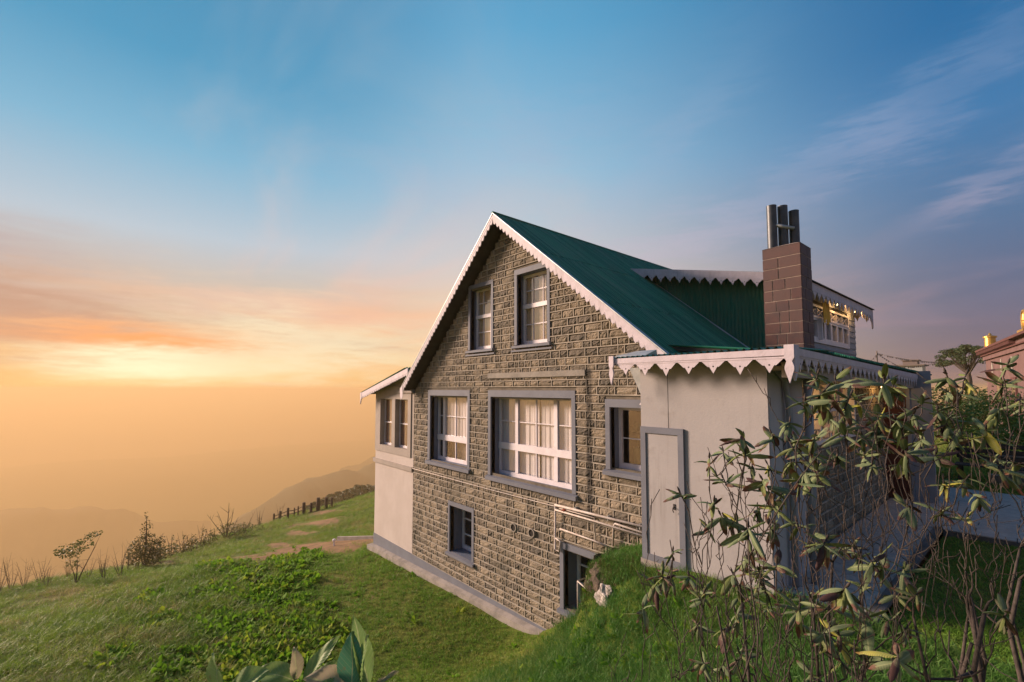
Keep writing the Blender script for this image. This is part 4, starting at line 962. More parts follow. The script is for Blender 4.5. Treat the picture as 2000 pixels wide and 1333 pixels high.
# --- chimney
CX0, CX1, CY0, CY1, CZ = -2.545, -2.06, 7.0, 7.45, 4.215
ch = MB(); ch.box(CX0 + .006, CX1 - .006, CY0 + .006, CY1 - .006, 2.3, CZ - .004); 
ch.hexa([(CX0 - .004, CY0 - .004, CZ - .004), (CX1 + .004, CY0 - .004, CZ - .004), (CX1 + .004, CY1 + .004, CZ - .004), (CX0 - .004, CY1 + .004, CZ - .004)], [(CX0 + .1, CY0 + .1, CZ + .035), (CX1 - .1, CY0 + .1, CZ + .035), (CX1 - .1, CY1 - .1, CZ + .035), (CX0 + .1, CY1 - .1, CZ + .035)])
cho = ch.obj('chimney', M['grout'], house)
rows = 12; hh = (CZ - 2.35) / rows
for r in range(rows):
    za, zb_ = 2.35 + r * hh + .0065, 2.35 + (r + 1) * hh - .0065
    if r >= rows - 3 and r % 1 == 0: cuts = [CX0, CX0 + rw.choice([.18, .2, .24]), CX1] if r != rows - 1 else [CX0, CX1]
    else: cuts = [CX0, CX0 + rw.choice([.12, .16, .2]), CX0 + rw.choice([.28, .32, .35]), CX1]
    for a_, b_ in zip(cuts[:-1], cuts[1:]):
        q = MB(); j = rw.uniform(0, .005); q.box(a_ + .0065, b_ - .0065, CY0 + .002 - j * .5, CY0 + .012, za, zb_); q.obj('tile', M['tile'], cho)
    cuts = [CY0, CY0 + rw.choice([.15, .2, .28]), CY1]
    for a_, b_ in zip(cuts[:-1], cuts[1:]):
        q = MB(); j = rw.uniform(0, .005); q.box(CX1 - .012, CX1 - .002 + j * .5, a_ + .0065, b_ - .0065, za, zb_); q.obj('tile', M['tile'], cho)
    q = MB(); q.box(CX0 - .003, CX0 + .006, CY0 + .004, CY1 - .004, za, zb_); q.obj('tile', M['tile'], cho)
FL = [(-2.44, 7.10, 4.86), (-2.335, 7.22, 4.855), (-2.225, 7.33, 4.78)]
for (x, y, zt_) in FL:
    b = MB(); b.tube([(x, y, CZ - .0), (x, y, zt_)], .066, 16, cap=False); b.tube([(x, y, zt_), (x, y, CZ + .1)], .058, 16, cap=False); b.tube([(x, y, zt_ - .006), (x, y, zt_)], [.067, .067], 16, cap=False)
    b.obj('flue_pipe', M['flue'], cho, smooth=True)
b = MB(); b.tube([(FL[0][0] + .05, FL[0][1] - .01, 4.56), (FL[2][0] + .02, FL[2][1] - .08, 4.50)], .026, 10); b.obj('cross_pipe', M['galv'], cho, smooth=True)

# --- pipes and vents on the gable wall
py = W - .09
def pipe(path, r=.014): 
    b = MB(); b.tube(path, r, 8); return b.obj('water_pipe', M['pipe'], house, smooth=True)
pipe([(-5.88, py, .09), (-4.9, py, .10), (-3.55, py, .12)], .022)
pipe([(-5.86, py - .02, .01), (-4.9, py - .02, .0), (-3.55, py - .02, -.03)], .017)
pipe([(-5.76, py, -.31), (-5.0, py, -.33), (-4.72, py, -.35)], .015)
pipe([(-5.87, py, .09), (-5.88, py, -.70), (-5.78, py, -.72), (-5.75, py, -.53), (-5.87, py, -.50)], .018)
pipe([(-5.84, py + .03, .04), (-4.99, py + .03, .04), (-4.97, py + .03, -.34)], .011)
pipe([(-4.60, py, -.32), (-4.58, py, .0), (-4.55, py, .045), (-4.45, py, .04), (-3.55, py, -.0)], .017)
pipe([(-11.29, W - .045, .035), (-8, W - .045, .03), (-5.95, W - .045, .045), (-5.88, W - .06, .09)], .008)
pipe([(-5.22, W - .06, -1.02), (-5.22, W - .24, -1.02), (-4.95, W - .30, -1.06), (-4.7, W - .32, -1.1)], .013); pipe([(-5.22, W - .24, -1.02), (-5.22, W - .24, -1.5)], .012)
b = MB(); b.box(-5.69, -5.64, py - .02, py + .03, .02, .05); b.tube([(-5.67, py - .05, .035), (-5.67, py + .02, .035)], .008); b.obj('valve', M['copper'], house)
b = MB()
for x in (-5.4, -4.7, -4.1): b.box(x - .01, x + .01, py, W - .002, .06, .14)
b.obj('pipe_clip', M['galv'], house)
for hx, hz, hr in HOLES:
    b = MB(); ro_ = hr + .022; n = 20
    b.tube([(hx, W - .046, hz), (hx, W - .002, hz)], ro_, n, cap=False); b.tube([(hx, W - .046, hz), (hx, W - .010, hz)], hr, n, cap=False, mi=1)
    b.add([(hx + (ro_ if k % 2 == 0 else hr) * math.cos(k // 2 * 6.283 / n), W - .046, hz + (ro_ if k % 2 == 0 else hr) * math.sin(k // 2 * 6.283 / n)) for k in range(2 * n)], [(2 * k, 2 * k + 1, (2 * k + 3) % (2 * n), (2 * k + 2) % (2 * n)) for k in range(n)])
    b.add([(hx + hr * math.cos(k * 6.283 / n), W - .030, hz + hr * math.sin(k * 6.283 / n)) for k in range(n)], [tuple(range(n))], 1)
    b.obj('vent_hole', [M['concrete'], M['dark']], house)

# ================================================================== TERRACE
tk = MB(); tk.box(-2.1, -1.10, 5.50, 9.9, -.30, -.012); tk.box(-2.1, 3.2, 9.9, 14.2, -.30, -.012)
tko = tk.obj('terrace', M['plank_end']); tko['kind'] = 'structure'
pb = MB(); pb.box(0, 1, 0, 1, 0, 1); PAV = pb.mesh('paver', M['paver']); npv = 0
def pave(xa, xb, ya, yb, w_, d_):
    global npv
    y = ya; r = 0
    while y < yb - .05:
        x = xa - (w_ * .5 if r % 2 else 0)
        while x < xb - .02:
            a_, b_ = max(x, xa), min(x + w_, xb)
            if b_ - a_ > .05 and npv < 300:
                place('paver', PAV, tko, (a_ + .007, y + .008, -.0118), (0, 0, 0), (b_ - a_ - .014, min(d_, yb - y) - .016, .012 + rw.uniform(0, .004))); npv += 1
            x += w_
        y += d_; r += 1
pave(-2.08, -1.20, 5.54, 9.9, .44, .16); pave(-2.08, 3.2, 9.9, 14.2, .88, .24)
kb = MB(); kb.box(-1.20, -1.10, 5.5, 9.9, -.3, .03); kb.box(-2.1, -1.2, 5.44, 5.54, -.3, .02); kbo = kb.obj('kerb', M['plank_end']); kbo['kind'] = 'structure'

# dark bench and pale low wall past the end of the paving
bench = thing('bench', 'dark slatted bench at the far end of the grey terrace', 'bench', (-.75, 15.1, 0))
for k in range(4):
    b = MB(); b.box(-1.4, -.1, 14.9 + k * .12, 15.0 + k * .12, .42, .45); b.obj('slat', M['soffit'], bench)
for k in range(3):
    b = MB(); b.box(-1.4, -.1, 15.42, 15.45, .55 + k * .14, .65 + k * .14); b.obj('slat', M['soffit'], bench)
for x in (-1.35, -.2):
    for y in (14.93, 15.38):
        b = MB(); b.box(x, x + .06, y, y + .06, -.05, .42 if y < 15 else .98); b.obj('leg', M['soffit'], bench)
lw = thing('low_wall', 'low pale block wall behind the terrace bench', 'wall', (.4, 15.9, 0))
for r in range(3):
    for k in range(6):
        b = MB(); x = -.9 + k * .46 + (.2 if r % 2 else 0); b.box(x + .005, x + .45, 15.8, 16.02 + rw.uniform(-.01, .01), -.1 + r * .26, .155 + r * .26); b.obj('block', M['plinth'], lw)

# ================================================================== GRASS AND GROUND COVER (instanced)
def leaf_mat(name, c1, c2, c3, dry=None, trans=.35, rough=.55, wscale=.35, spec=.3):
    m = bpy.data.materials.new(name); m.use_nodes = True; t = m.node_tree; t.nodes.clear()
    o = N(t, 'ShaderNodeOutputMaterial'); b = N(t, 'ShaderNodeBsdfPrincipled'); g = N(t, 'ShaderNodeNewGeometry').outputs['Position']
    oi = N(t, 'ShaderNodeObjectInfo')
    c = mixc(t, mapr(t, nz(t, g, wscale, 5, .6), .38, .62), c1, c2)
    c = mixc(t, math_(t, 'MULTIPLY', oi.outputs['Random'], .7), c, c3)
    if wscale == 9:                                  # the big near leaves: paler veins, browned margins and flecks
        s_ = N(t, 'ShaderNodeSeparateXYZ'); tco_ = N(t, 'ShaderNodeTexCoord').outputs['Object']; t.links.new(tco_, s_.inputs[0]); ax_ = math_(t, 'ABSOLUTE', s_.outputs[0])
        c = mixc(t, mapr(t, ax_, .0008, .0022, .75, 0), c, (.42, .46, .22))
        vn = math_(t, 'ABSOLUTE', math_(t, 'SINE', math_(t, 'SUBTRACT', math_(t, 'MULTIPLY', s_.outputs[1], 200.), math_(t, 'MULTIPLY', ax_, 260.))))
        c = mixc(t, mapr(t, vn, .22, 0, 0, .55), c, (.36, .42, .20)); c = mixc(t, mapr(t, nz(t, tco_, 45, 6, .7), .56, .7, 0, .6), c, (.22, .15, .07))
    if dry:
        f = mapr(t, math_(t, 'ADD', math_(t, 'MULTIPLY', nz(t, g, .5, 6, .65), .75), math_(t, 'MULTIPLY', oi.outputs['Random'], .25)), .50, .68)
        c = mixc(t, f, c, dry)
    t.links.new(c, b.inputs['Base Color']); b.inputs['Roughness'].default_value = rough; b.inputs['Specular IOR Level'].default_value = spec
    tr = N(t, 'ShaderNodeBsdfTranslucent'); t.links.new(c, tr.inputs[0]); mx = N(t, 'ShaderNodeMixShader'); mx.inputs[0].default_value = trans
    t.links.new(b.outputs[0], mx.inputs[1]); t.links.new(tr.outputs[0], mx.inputs[2]); t.links.new(mx.outputs[0], o.inputs[0]); return m
M['g_lawn'] = leaf_mat('lawn_grass', (.135, .29, .028), (.21, .36, .045), (.10, .22, .022), (.33, .33, .08))
M['g_long'] = leaf_mat('meadow_grass', (.175, .29, .030), (.27, .37, .045), (.12, .23, .024), (.36, .31, .11))
M['g_bank'] = leaf_mat('bank_grass', (.075, .20, .030), (.12, .27, .035), (.06, .16, .04), (.20, .28, .06))
M['g_straw'] = leaf_mat('dry_grass', (.34, .27, .14), (.26, .21, .10), (.30, .18, .09))
M['g_dock'] = leaf_mat('dock_leaf', (.14, .30, .018), (.19, .37, .025), (.085, .21, .014), (.30, .38, .035), trans=.4, rough=.7, spec=.12)
def tuft(name, m, n, h, w, lean, spread, seed, seg=3):
    rr = random.Random(seed); b = MB()
    for k in range(n):
        a = rr.uniform(0, 6.283); hh_ = h * rr.uniform(.5, 1.1); ww = w * rr.uniform(.7, 1.3); ln = lean * rr.uniform(.2, 1.3) * hh_
        ox, oy = rr.gauss(0, spread), rr.gauss(0, spread); f = rr.uniform(0, 6.283); sx_, sy_ = math.cos(f) * ww / 2, math.sin(f) * ww / 2
        vs = []
        for j in range(seg):
            u = j / seg; px, py_ = ox + math.cos(a) * ln * u ** 1.7, oy + math.sin(a) * ln * u ** 1.7; zz_ = hh_ * (u - .12 * u * u * lean)
            tw = 1 - .35 * u; vs += [(px - sx_ * tw, py_ - sy_ * tw, zz_ - .01 * (j == 0)), (px + sx_ * tw, py_ + sy_ * tw, zz_ - .01 * (j == 0))]
        vs.append((ox + math.cos(a) * ln, oy + math.sin(a) * ln, hh_ * (1 - .22 * lean)))
        fs = [(2 * j, 2 * j + 1, 2 * j + 3, 2 * j + 2) for j in range(seg - 1)] + [(2 * seg - 2, 2 * seg - 1, 2 * seg)]
        b.add(vs, fs)
    return bpy.data.objects.new(name, b.mesh(name, m))
def rosette(name, m, n, L, w, seed):
    rr = random.Random(seed); b = MB()
    for k in range(n):
        a = rr.uniform(0, 6.283); el = rr.uniform(.35, 1.25); l_ = L * rr.uniform(.6, 1.1); ww = w * rr.uniform(.8, 1.2)
        d = Vector((math.cos(a) * math.cos(el), math.sin(a) * math.cos(el), math.sin(el))); sd_ = Vector((-math.sin(a), math.cos(a), 0)) ; nn = d.cross(sd_)
        o0 = Vector((rr.gauss(0, .02), rr.gauss(0, .02), 0)); vs = []; prof = [.12, .2, .85, 1., .75, .05]; us = [0, .2, .42, .62, .84, 1.]
        for u, p_ in zip(us, prof):
            c0 = o0 + d * (l_ * u) - Vector((0, 0, 1)) * (l_ * .35 * u * u * math.cos(el)); hw = ww / 2 * p_
            vs += [c0 - sd_ * hw + nn * (-hw * .35), c0, c0 + sd_ * hw + nn * (-hw * .35)]
        fs = []
        for j in range(5): fs += [(3 * j, 3 * j + 1, 3 * j + 4, 3 * j + 3), (3 * j + 1, 3 * j + 2, 3 * j + 5, 3 * j + 4)]
        b.add(vs, fs)
    return bpy.data.objects.new(name, b.mesh(name, m, smooth=True))
def scatter(name, pts, rots, scls, idx, sources, **props):
    me = bpy.data.meshes.new(name); me.vertices.add(len(pts)); me.vertices.foreach_set('co', np.asarray(pts, np.float32).ravel())
    for nm, ty, arr in (('rot', 'FLOAT_VECTOR', rots), ('scl', 'FLOAT', scls), ('idx', 'INT', idx)):
        a = me.attributes.new(nm, ty, 'POINT'); a.data.foreach_set('vector' if ty == 'FLOAT_VECTOR' else 'value', np.asarray(arr).ravel())
    me.update(); o = bpy.data.objects.new(name, me); COL.objects.link(o); o['kind'] = 'stuff'
    for k, v in props.items(): o[k] = v
    g = bpy.data.node_groups.new(name + '_scatter', 'GeometryNodeTree')
    g.interface.new_socket('Geometry', in_out='INPUT', socket_type='NodeSocketGeometry'); g.interface.new_socket('Geometry', in_out='OUTPUT', socket_type='NodeSocketGeometry')
    gi = g.nodes.new('NodeGroupInput'); gout = g.nodes.new('NodeGroupOutput'); ip = g.nodes.new('GeometryNodeInstanceOnPoints'); jn = g.nodes.new('GeometryNodeJoinGeometry')
    for s_ in reversed(sources):
        oi = g.nodes.new('GeometryNodeObjectInfo'); oi.inputs['Object'].default_value = s_; oi.inputs['As Instance'].default_value = True; g.links.new(oi.outputs['Geometry'], jn.inputs[0])
    def na(nm, ty):
        n = g.nodes.new('GeometryNodeInputNamedAttribute'); n.data_type = ty; n.inputs['Name'].default_value = nm; return n.outputs['Attribute']
    g.links.new(gi.outputs[0], ip.inputs['Points']); g.links.new(jn.outputs[0], ip.inputs['Instance']); ip.inputs['Pick Instance'].default_value = True
    g.links.new(na('idx', 'INT'), ip.inputs['Instance Index']); er = g.nodes.new('FunctionNodeEulerToRotation'); g.links.new(na('rot', 'FLOAT_VECTOR'), er.inputs[0]); g.links.new(er.outputs[0], ip.inputs['Rotation'])
    g.links.new(na('scl', 'FLOAT'), ip.inputs['Scale']); g.links.new(ip.outputs[0], gout.inputs[0])
    md = o.modifiers.new('scatter', 'NODES'); md.node_group = g; return o
def no_grow(x, y):
    """inside the house, the annex or the paving"""
    m = (x > -13.85) & (x < -5.8) & (y > 6.02) & (y < 16)
    m |= (x > -5.9) & (x < -3.3) & (y > 6.12) & (y < 16)
    m |= (x > -3.56) & (x < -1.9) & (y > 5.28) & (y < 16)
    m |= (x > -2.15) & (x < -1.08) & (y > 5.42) & (y < 16)
    m |= (x > -2.2) & (x < 3.2) & (y > 9.85) & (y < 14.3)
    return m
def field(n, r0, r1, a0=-57, a1=57, p=1.0):
    """points around the viewpoint, denser where the ground is near"""
    az = np.radians(nr.uniform(a0, a1, n)) - R(49.2) * 1.0
    u = nr.rand(n); r = r0 * (r1 / r0) ** (u ** p)
    return r * np.sin(az), r * np.cos(az), r
# azimuth is measured clockwise from +Y; forward is -49.2 deg
DOCK = [(-14.8, 2.8, 1.2, .5), (-14.6, 3.9, 1.1, .45), (-14.9, 4.7, .8, .3), (-12.7, 3.7, .6, .45), (-12.9, 2.8, 1.0, .5), (-13.5, 1.9, .8, .5), (-10.4, 2.4, .9, .7), (-9.9, 3.0, .8, .5), (-9.0, 2.4, .8, .6), (-9.5, 1.7, .8, .5), (-10.5, 3.6, .35, .3), (-9.1, 3.35, .5, .3), (-12.3, .8, .5, .35), (-11.5, 1.8, .9, .5), (-12.2, 2.6, .7, .4), (-10.0, 1.0, .7, .35), (-8.4, 1.9, .7, .5), (-11.4, 3.2, .5, .35), (-8.3, 2.7, .4, .25), (-11.2, .1, .5, .3), (-16.6, 2.4, .9, .4), (-14.5, .8, .6, .3), (-8.6, .9, .6, .4)]
def dockf(x, y):
    o = np.zeros_like(x)
    for (ex, ey, rx, ry) in DOCK: o = np.maximum(o, 1.15 - ((x - ex) / rx) ** 2 - ((y - ey) / ry) ** 2)
    return np.clip(o, 0, 1)
x, y, r = field(95000, 2.6, 60)
keep = ~no_grow(x, y) & (nr.rand(len(x)) > earthf(x, y) * 1.15) & (nr.rand(len(x)) > dockf(x, y) * .8)
x, y, r = x[keep], y[keep], r[keep]; z = height(x, y)
lawn = (x > -14.2) & (x < -5.7) & (y > 3.2 + .12 * (x + 9) + .4 * np.sin(x * 1.7)) | ((x > -9) & (x < -5.7) & (y > .8)) | (x > -1.1) & (y > 5.4)
bank = (x > -5.8) & (y < 6.2) & ~lawn
n = len(x); rot = np.c_[nr.normal(0, .12, n), nr.normal(0, .12, n), nr.uniform(0, 6.283, n)]
idx = np.where(lawn, nr.randint(0, 3, n), np.where(bank, 3 + nr.randint(0, 3, n), 6 + nr.randint(0, 3, n)))
straw = (nr.rand(n) < np.where(lawn, .01, np.where(bank, .015, .05 + .22 * (bumps(x, y, 3.5, 2) > .25) + .5 * (earthf(x, y) > .02)))); idx = np.where(straw, 9, idx)
far = np.clip((r / 9) ** .75, .8, 4.5)
scl = nr.uniform(.7, 1.3, n) * far * np.where(straw, .7, 1) * np.where((x < -14) & ~lawn, np.where(r > 16, .55, .8), 1)
src = [tuft('lawn_tuft', M['g_lawn'], 16, .055, .006, .9, .035, k) for k in range(3)] + [tuft('bank_tuft', M['g_bank'], 15, .19, .0055, 1.1, .04, 10 + k) for k in range(3)] + \
      [tuft('meadow_tuft', M['g_long'], 15, .17, .007, 1.2, .05, 20 + k) for k in range(3)] + [tuft('dry_tuft', M['g_straw'], 9, .17, .006, 1.3, .05, 30)]
scatter('grass', np.c_[x, y, z - .005], rot, scl, idx, src)
# dock leaves growing in broad patches
xs_, ys_ = [], []
for (ex, ey, rx, ry) in DOCK:
    k = int(70 * rx * ry / .3); t_ = nr.uniform(0, 6.283, k); q = np.sqrt(nr.rand(k)) * 1.05; xs_.append(ex + rx * q * np.cos(t_)); ys_.append(ey + ry * q * np.sin(t_))
x1, y1, r1_ = field(900, 4, 26); k1 = ~no_grow(x1, y1) & (x1 < -6.2) & (nr.rand(len(x1)) < .35 + .4 * (bumps(x1, y1, 2.2, 6) > .1)) & (r1_ > 7)
x2 = nr.uniform(-5.2, -1.0, 420); y2 = nr.uniform(2.2, 5.4, 420); k2 = (nr.rand(420) < .2 + .7 * (bumps(x2, y2, 1.3, 3) > .1)) & ~no_grow(x2, y2)
x = np.concatenate(xs_ + [x1[k1], x2[k2]]); y = np.concatenate(ys_ + [y1[k1], y2[k2]]); ok = ~no_grow(x, y); x, y = x[ok], y[ok]; n = len(x)
inp = dockf(x, y) > 0
scatter('ground_cover', np.c_[x, y, height(x, y)], np.c_[nr.normal(0, .15, n), nr.normal(0, .15, n), nr.uniform(0, 6.283, n)],
        nr.uniform(.65, 1.25, n) * np.where(inp, 1, .75), nr.randint(0, 4, n), [rosette('dock_plant', M['g_dock'], 9, .20, .075, 40 + k) for k in range(4)])

# ================================================================== ROCKS by the annex
def boulder(name, c, s_, m, seed, label, cat='rock'):
    b = MB(); b.ball((0, 0, 0), 1, 0, 22, 14); vs = []
    for v in b.v:
        q = Vector(v); d = 1 + .55 * noise.fractal(q * 1.3 + Vector((seed, 0, 0)), 1, 2, 4); q = q * d
        vs.append((c[0] + q.x * s_[0], c[1] + q.y * s_[1], c[2] + q.z * s_[2]))
    b.v = vs; o = b.obj(name, m); o['label'] = label; o['category'] = cat; return o
boulder('boulder', (-4.44, 5.72, -.72), (.17, .30, .42), M['rock'], 3, 'dark brown overhanging boulder beside the basement doorway')
boulder('boulder', (-4.25, 5.42, -.62), (.30, .16, .22), M['rock'], 8, 'brown earthy boulder under the turf left of the annex door')
boulder('white_rock', (-3.97, 5.10, -.60), (.13, .08, .14), M['whiterock'], 5, 'small white quartz rock lying below the brown boulders')
n = 5200; x = nr.uniform(-4.65, -3.55, n); y = nr.uniform(5.2, 6.1, n)
# heather-like brown cover on the sod
M['g_heath'] = leaf_mat('brown_heath', (.16, .09, .05), (.11, .10, .035), (.09, .13, .03), None, wscale=3)
hz = height(x, y); k = (nr.rand(n) < .8)
scatter('heath', np.c_[x, y, hz][k], np.c_[nr.normal(0, .3, n), nr.normal(0, .3, n), nr.uniform(0, 6.28, n)][k], nr.uniform(.5, 1.1, n)[k], nr.randint(0, 2, n)[k], [tuft('heath_tuft', M['g_heath'], 14, .07, .006, .8, .03, 60), tuft('heath_tuft', M['g_bank'], 12, .09, .005, .9, .03, 61)])

# ================================================================== RHODODENDRONS
def rleaf_mat(name, c1, c2, tip, tipw=.22):
    m = bpy.data.materials.new(name); m.use_nodes = True; t = m.node_tree; t.nodes.clear()
    o = N(t, 'ShaderNodeOutputMaterial'); b = N(t, 'ShaderNodeBsdfPrincipled'); tco = N(t, 'ShaderNodeTexCoord').outputs['Object']; s = N(t, 'ShaderNodeSeparateXYZ'); t.links.new(tco, s.inputs[0])
    oi = N(t, 'ShaderNodeObjectInfo'); vec = N(t, 'ShaderNodeVectorMath', operation='ADD'); t.links.new(tco, vec.inputs[0]); t.links.new(oi.outputs['Location'], vec.inputs[1])
    c = mixc(t, mapr(t, nz(t, vec.outputs[0], 22, 5, .6), .35, .65), c1, c2)
    c = mixc(t, math_(t, 'MULTIPLY', oi.outputs['Random'], .45), c, (.17, .20, .12))
    # midrib and side veins
    ax = math_(t, 'ABSOLUTE', s.outputs[0]); rib_ = mapr(t, ax, .0012, .004, 1, 0)
    vein = math_(t, 'ABSOLUTE', math_(t, 'SINE', math_(t, 'SUBTRACT', math_(t, 'MULTIPLY', s.outputs[1], 420.), math_(t, 'MULTIPLY', ax, 260.))))
    c = mixc(t, math_(t, 'MULTIPLY', rib_, .5), c, (.32, .34, .16)); c = mixc(t, math_(t, 'MULTIPLY', mapr(t, vein, .25, 0, 0, 1), .30), c, (.26, .30, .16))
    f = math_(t, 'ADD', mapr(t, s.outputs[1], .16 - tipw * .5, .17, 0, 1), math_(t, 'MULTIPLY', math_(t, 'SUBTRACT', nz(t, vec.outputs[0], 30, 4, .7), .5), 1.3))
    f = math_(t, 'ADD', f, math_(t, 'MULTIPLY', math_(t, 'SUBTRACT', oi.outputs['Random'], .6), .5))
    c = mixc(t, mapr(t, f, .45, .75), c, tip)
    t.links.new(c, b.inputs['Base Color']); b.inputs['Roughness'].default_value = .6; b.inputs['Specular IOR Level'].default_value = .22
    bn = N(t, 'ShaderNodeBump'); bn.inputs['Strength'].default_value = .35; bn.inputs['Distance'].default_value = .002; t.links.new(vein, bn.inputs['Height']); t.links.new(bn.outputs[0], b.inputs['Normal'])
    tr = N(t, 'ShaderNodeBsdfTranslucent'); t.links.new(c, tr.inputs[0]); mx = N(t, 'ShaderNodeMixShader'); mx.inputs[0].default_value = .12
    t.links.new(b.outputs[0], mx.inputs[1]); t.links.new(tr.outputs[0], mx.inputs[2]); t.links.new(mx.outputs[0], o.inputs[0]); return m
RL = [rleaf_mat('rhododendron_leaf', (.105, .155, .062), (.145, .185, .085), (.12, .055, .04)), rleaf_mat('rhododendron_leaf_olive', (.15, .185, .042), (.12, .15, .045), (.13, .06, .035), .3),
      rleaf_mat('rhododendron_leaf_yellow', (.36, .33, .04), (.25, .27, .05), (.16, .10, .02), .2), rleaf_mat('rhododendron_leaf_brown', (.12, .06, .045), (.16, .09, .06), (.07, .035, .03), .5)]
def rleaf(seed, curl, droop, L=.145, w=.052):
    """one leathery leaf along +y from its stalk, margins rolled down"""
    rr = random.Random(seed); b = MB(); nu, nv_ = 8, 3; vs = []
    for i in range(nu + 1):
        u = i / nu; hw = w / 2 * (math.sin(math.pi * min(1, u * .94 + .03)) ** .62) * (1.02 - .1 * u) if u < 1 else .0008
        if u < .12: hw = .0022 + u / .12 * hw * .55
        cy_ = L * u; cz = -droop * L * u * u + rr.uniform(-.001, .001)
        for j in range(-nv_, nv_ + 1):
            v = j / nv_; th = curl * abs(v); rad = hw / max(curl, .2)
            xo = math.copysign(rad * math.sin(th), v) if curl > .2 else hw * v
            vs.append((xo, cy_ * (1 - .05 * droop * u), cz - rad * (1 - math.cos(th)) * (1 + .15 * math.sin(u * 19 + j)) + (.0015 * abs(v))))
    k = 2 * nv_ + 1
    b.add(vs, [(i * k + j, i * k + j + 1, (i + 1) * k + j + 1, (i + 1) * k + j) for i in range(nu) for j in range(k - 1)]); return b
M['rhodo_far'] = leaf_mat('rhododendron_foliage', (.10, .15, .06), (.15, .18, .08), (.09, .12, .05), (.13, .08, .05), trans=.12, rough=.6, wscale=6)
LEAFM = []
for mi, m_ in enumerate(RL):
    LEAFM.append([rleaf(200 + mi * 9 + k, [.7, 1.2, 1.7, 1.0][k % 4], [.1, .25, .4, .55][k % 4]).mesh('leaf', m_, smooth=True) for k in range(4)])
CL = {0: [(-0.98, 1.75, 1.78), (-0.95, 2.08, 1.92), (-0.77, 1.87, 2.01), (-0.82, 1.71, 1.78), (-1.1, 2.23, 1.53), (-1.15, 1.98, 1.45), (-1.24, 2.12, 1.3), (-1.03, 2.02, 1.32), (-1.01, 2.27, 1.28), (-1.29, 2.05, 1.24), (-1.39, 2.09, 1.08), (-1.2, 1.97, 1.33), (-0.91, 1.79, 1.39), (-1.16, 2.23, 1.04), (-1.12, 2.38, 0.98), (-1.04, 2.4, 1.18), (-1.07, 2.29, 0.87), (-0.88, 1.92, 1.83), (-0.86, 1.99, 1.66)],
 1: [(-0.76, 2.12, 2.01), (-0.71, 2.19, 2.06), (-0.54, 1.82, 2.16), (-0.7, 1.85, 1.86), (-0.67, 1.87, 1.79), (-0.92, 2.36, 1.63), (-0.75, 2.03, 1.65), (-0.76, 2.39, 1.59), (-0.71, 2.07, 1.78), (-0.66, 2.27, 1.93), (-0.54, 1.93, 1.92), (-0.62, 2.33, 2.15), (-0.49, 1.87, 2.2), (-0.61, 2.16, 2.01), (-0.7, 2.48, 1.83), (-0.71, 2.21, 1.27), (-0.68, 2.4, 1.14), (-0.65, 2.14, 1.07), (-0.53, 1.96, 1.66), (-0.75, 2.31, 1.88), (-0.85, 2.14, 1.88), (-0.88, 2.39, 1.84), (-0.64, 1.96, 2.0), (-0.57, 1.82, 1.88)],
 2: [(-0.6, 2.44, 2.24), (-0.51, 2.38, 2.15), (-0.39, 2.22, 2.24), (-0.45, 1.9, 2.07), (-0.55, 2.62, 1.99), (-0.6, 2.42, 1.92), (-0.5, 2.54, 1.88), (-0.51, 2.72, 2.04), (-0.38, 2.34, 2.08), (-0.41, 2.71, 2.01), (-0.34, 2.44, 2.1), (-0.36, 2.36, 1.96), (-0.36, 2.35, 1.75), (-0.53, 2.06, 1.29), (-0.57, 2.66, 0.96), (-0.44, 2.52, 1.35), (-0.37, 2.3, 1.52), (-0.31, 2.14, 1.49), (-0.58, 2.63, 1.44), (-0.67, 2.66, 1.46), (-0.42, 2.03, 1.6), (-0.61, 2.54, 2.1), (-0.43, 1.92, 2.18), (-0.5, 2.7, 1.96)],
 3: [(-0.37, 2.88, 2.15), (-0.31, 3.03, 2.2), (-0.23, 2.36, 2.26), (-0.19, 2.56, 2.26), (-0.22, 2.54, 2.21), (-0.3, 3.16, 2.07), (-0.25, 2.72, 2.0), (-0.14, 3.3, 2.11), (-0.09, 3.08, 2.32), (-0.12, 3.21, 2.24), (-0.3, 2.79, 1.8), (-0.24, 2.99, 1.79), (-0.18, 3.52, 1.85), (-0.11, 3.53, 1.79), (-0.24, 3.34, 1.95), (-0.07, 3.49, 2.15), (-0.15, 2.64, 2.04), (-0.38, 2.93, 1.98), (-0.29, 2.64, 2.11)]}
BASE = [(-.77, 2.37, .1), (-.61, 2.55, .08), (-.46, 2.81, .05), (-.21, 3.18, .0)]
BL = ['leftmost rhododendron, its leafy branches reaching across the cream annex wall and hatch door', 'rhododendron with crowded drooping leaves in front of the corner of the cream annex',
      'rhododendron in front of the maroon porch door, with bare twigs and brown-tipped leaves', 'rightmost rhododendron, thick bare trunks rising from the lawn, sparse leaves on top']
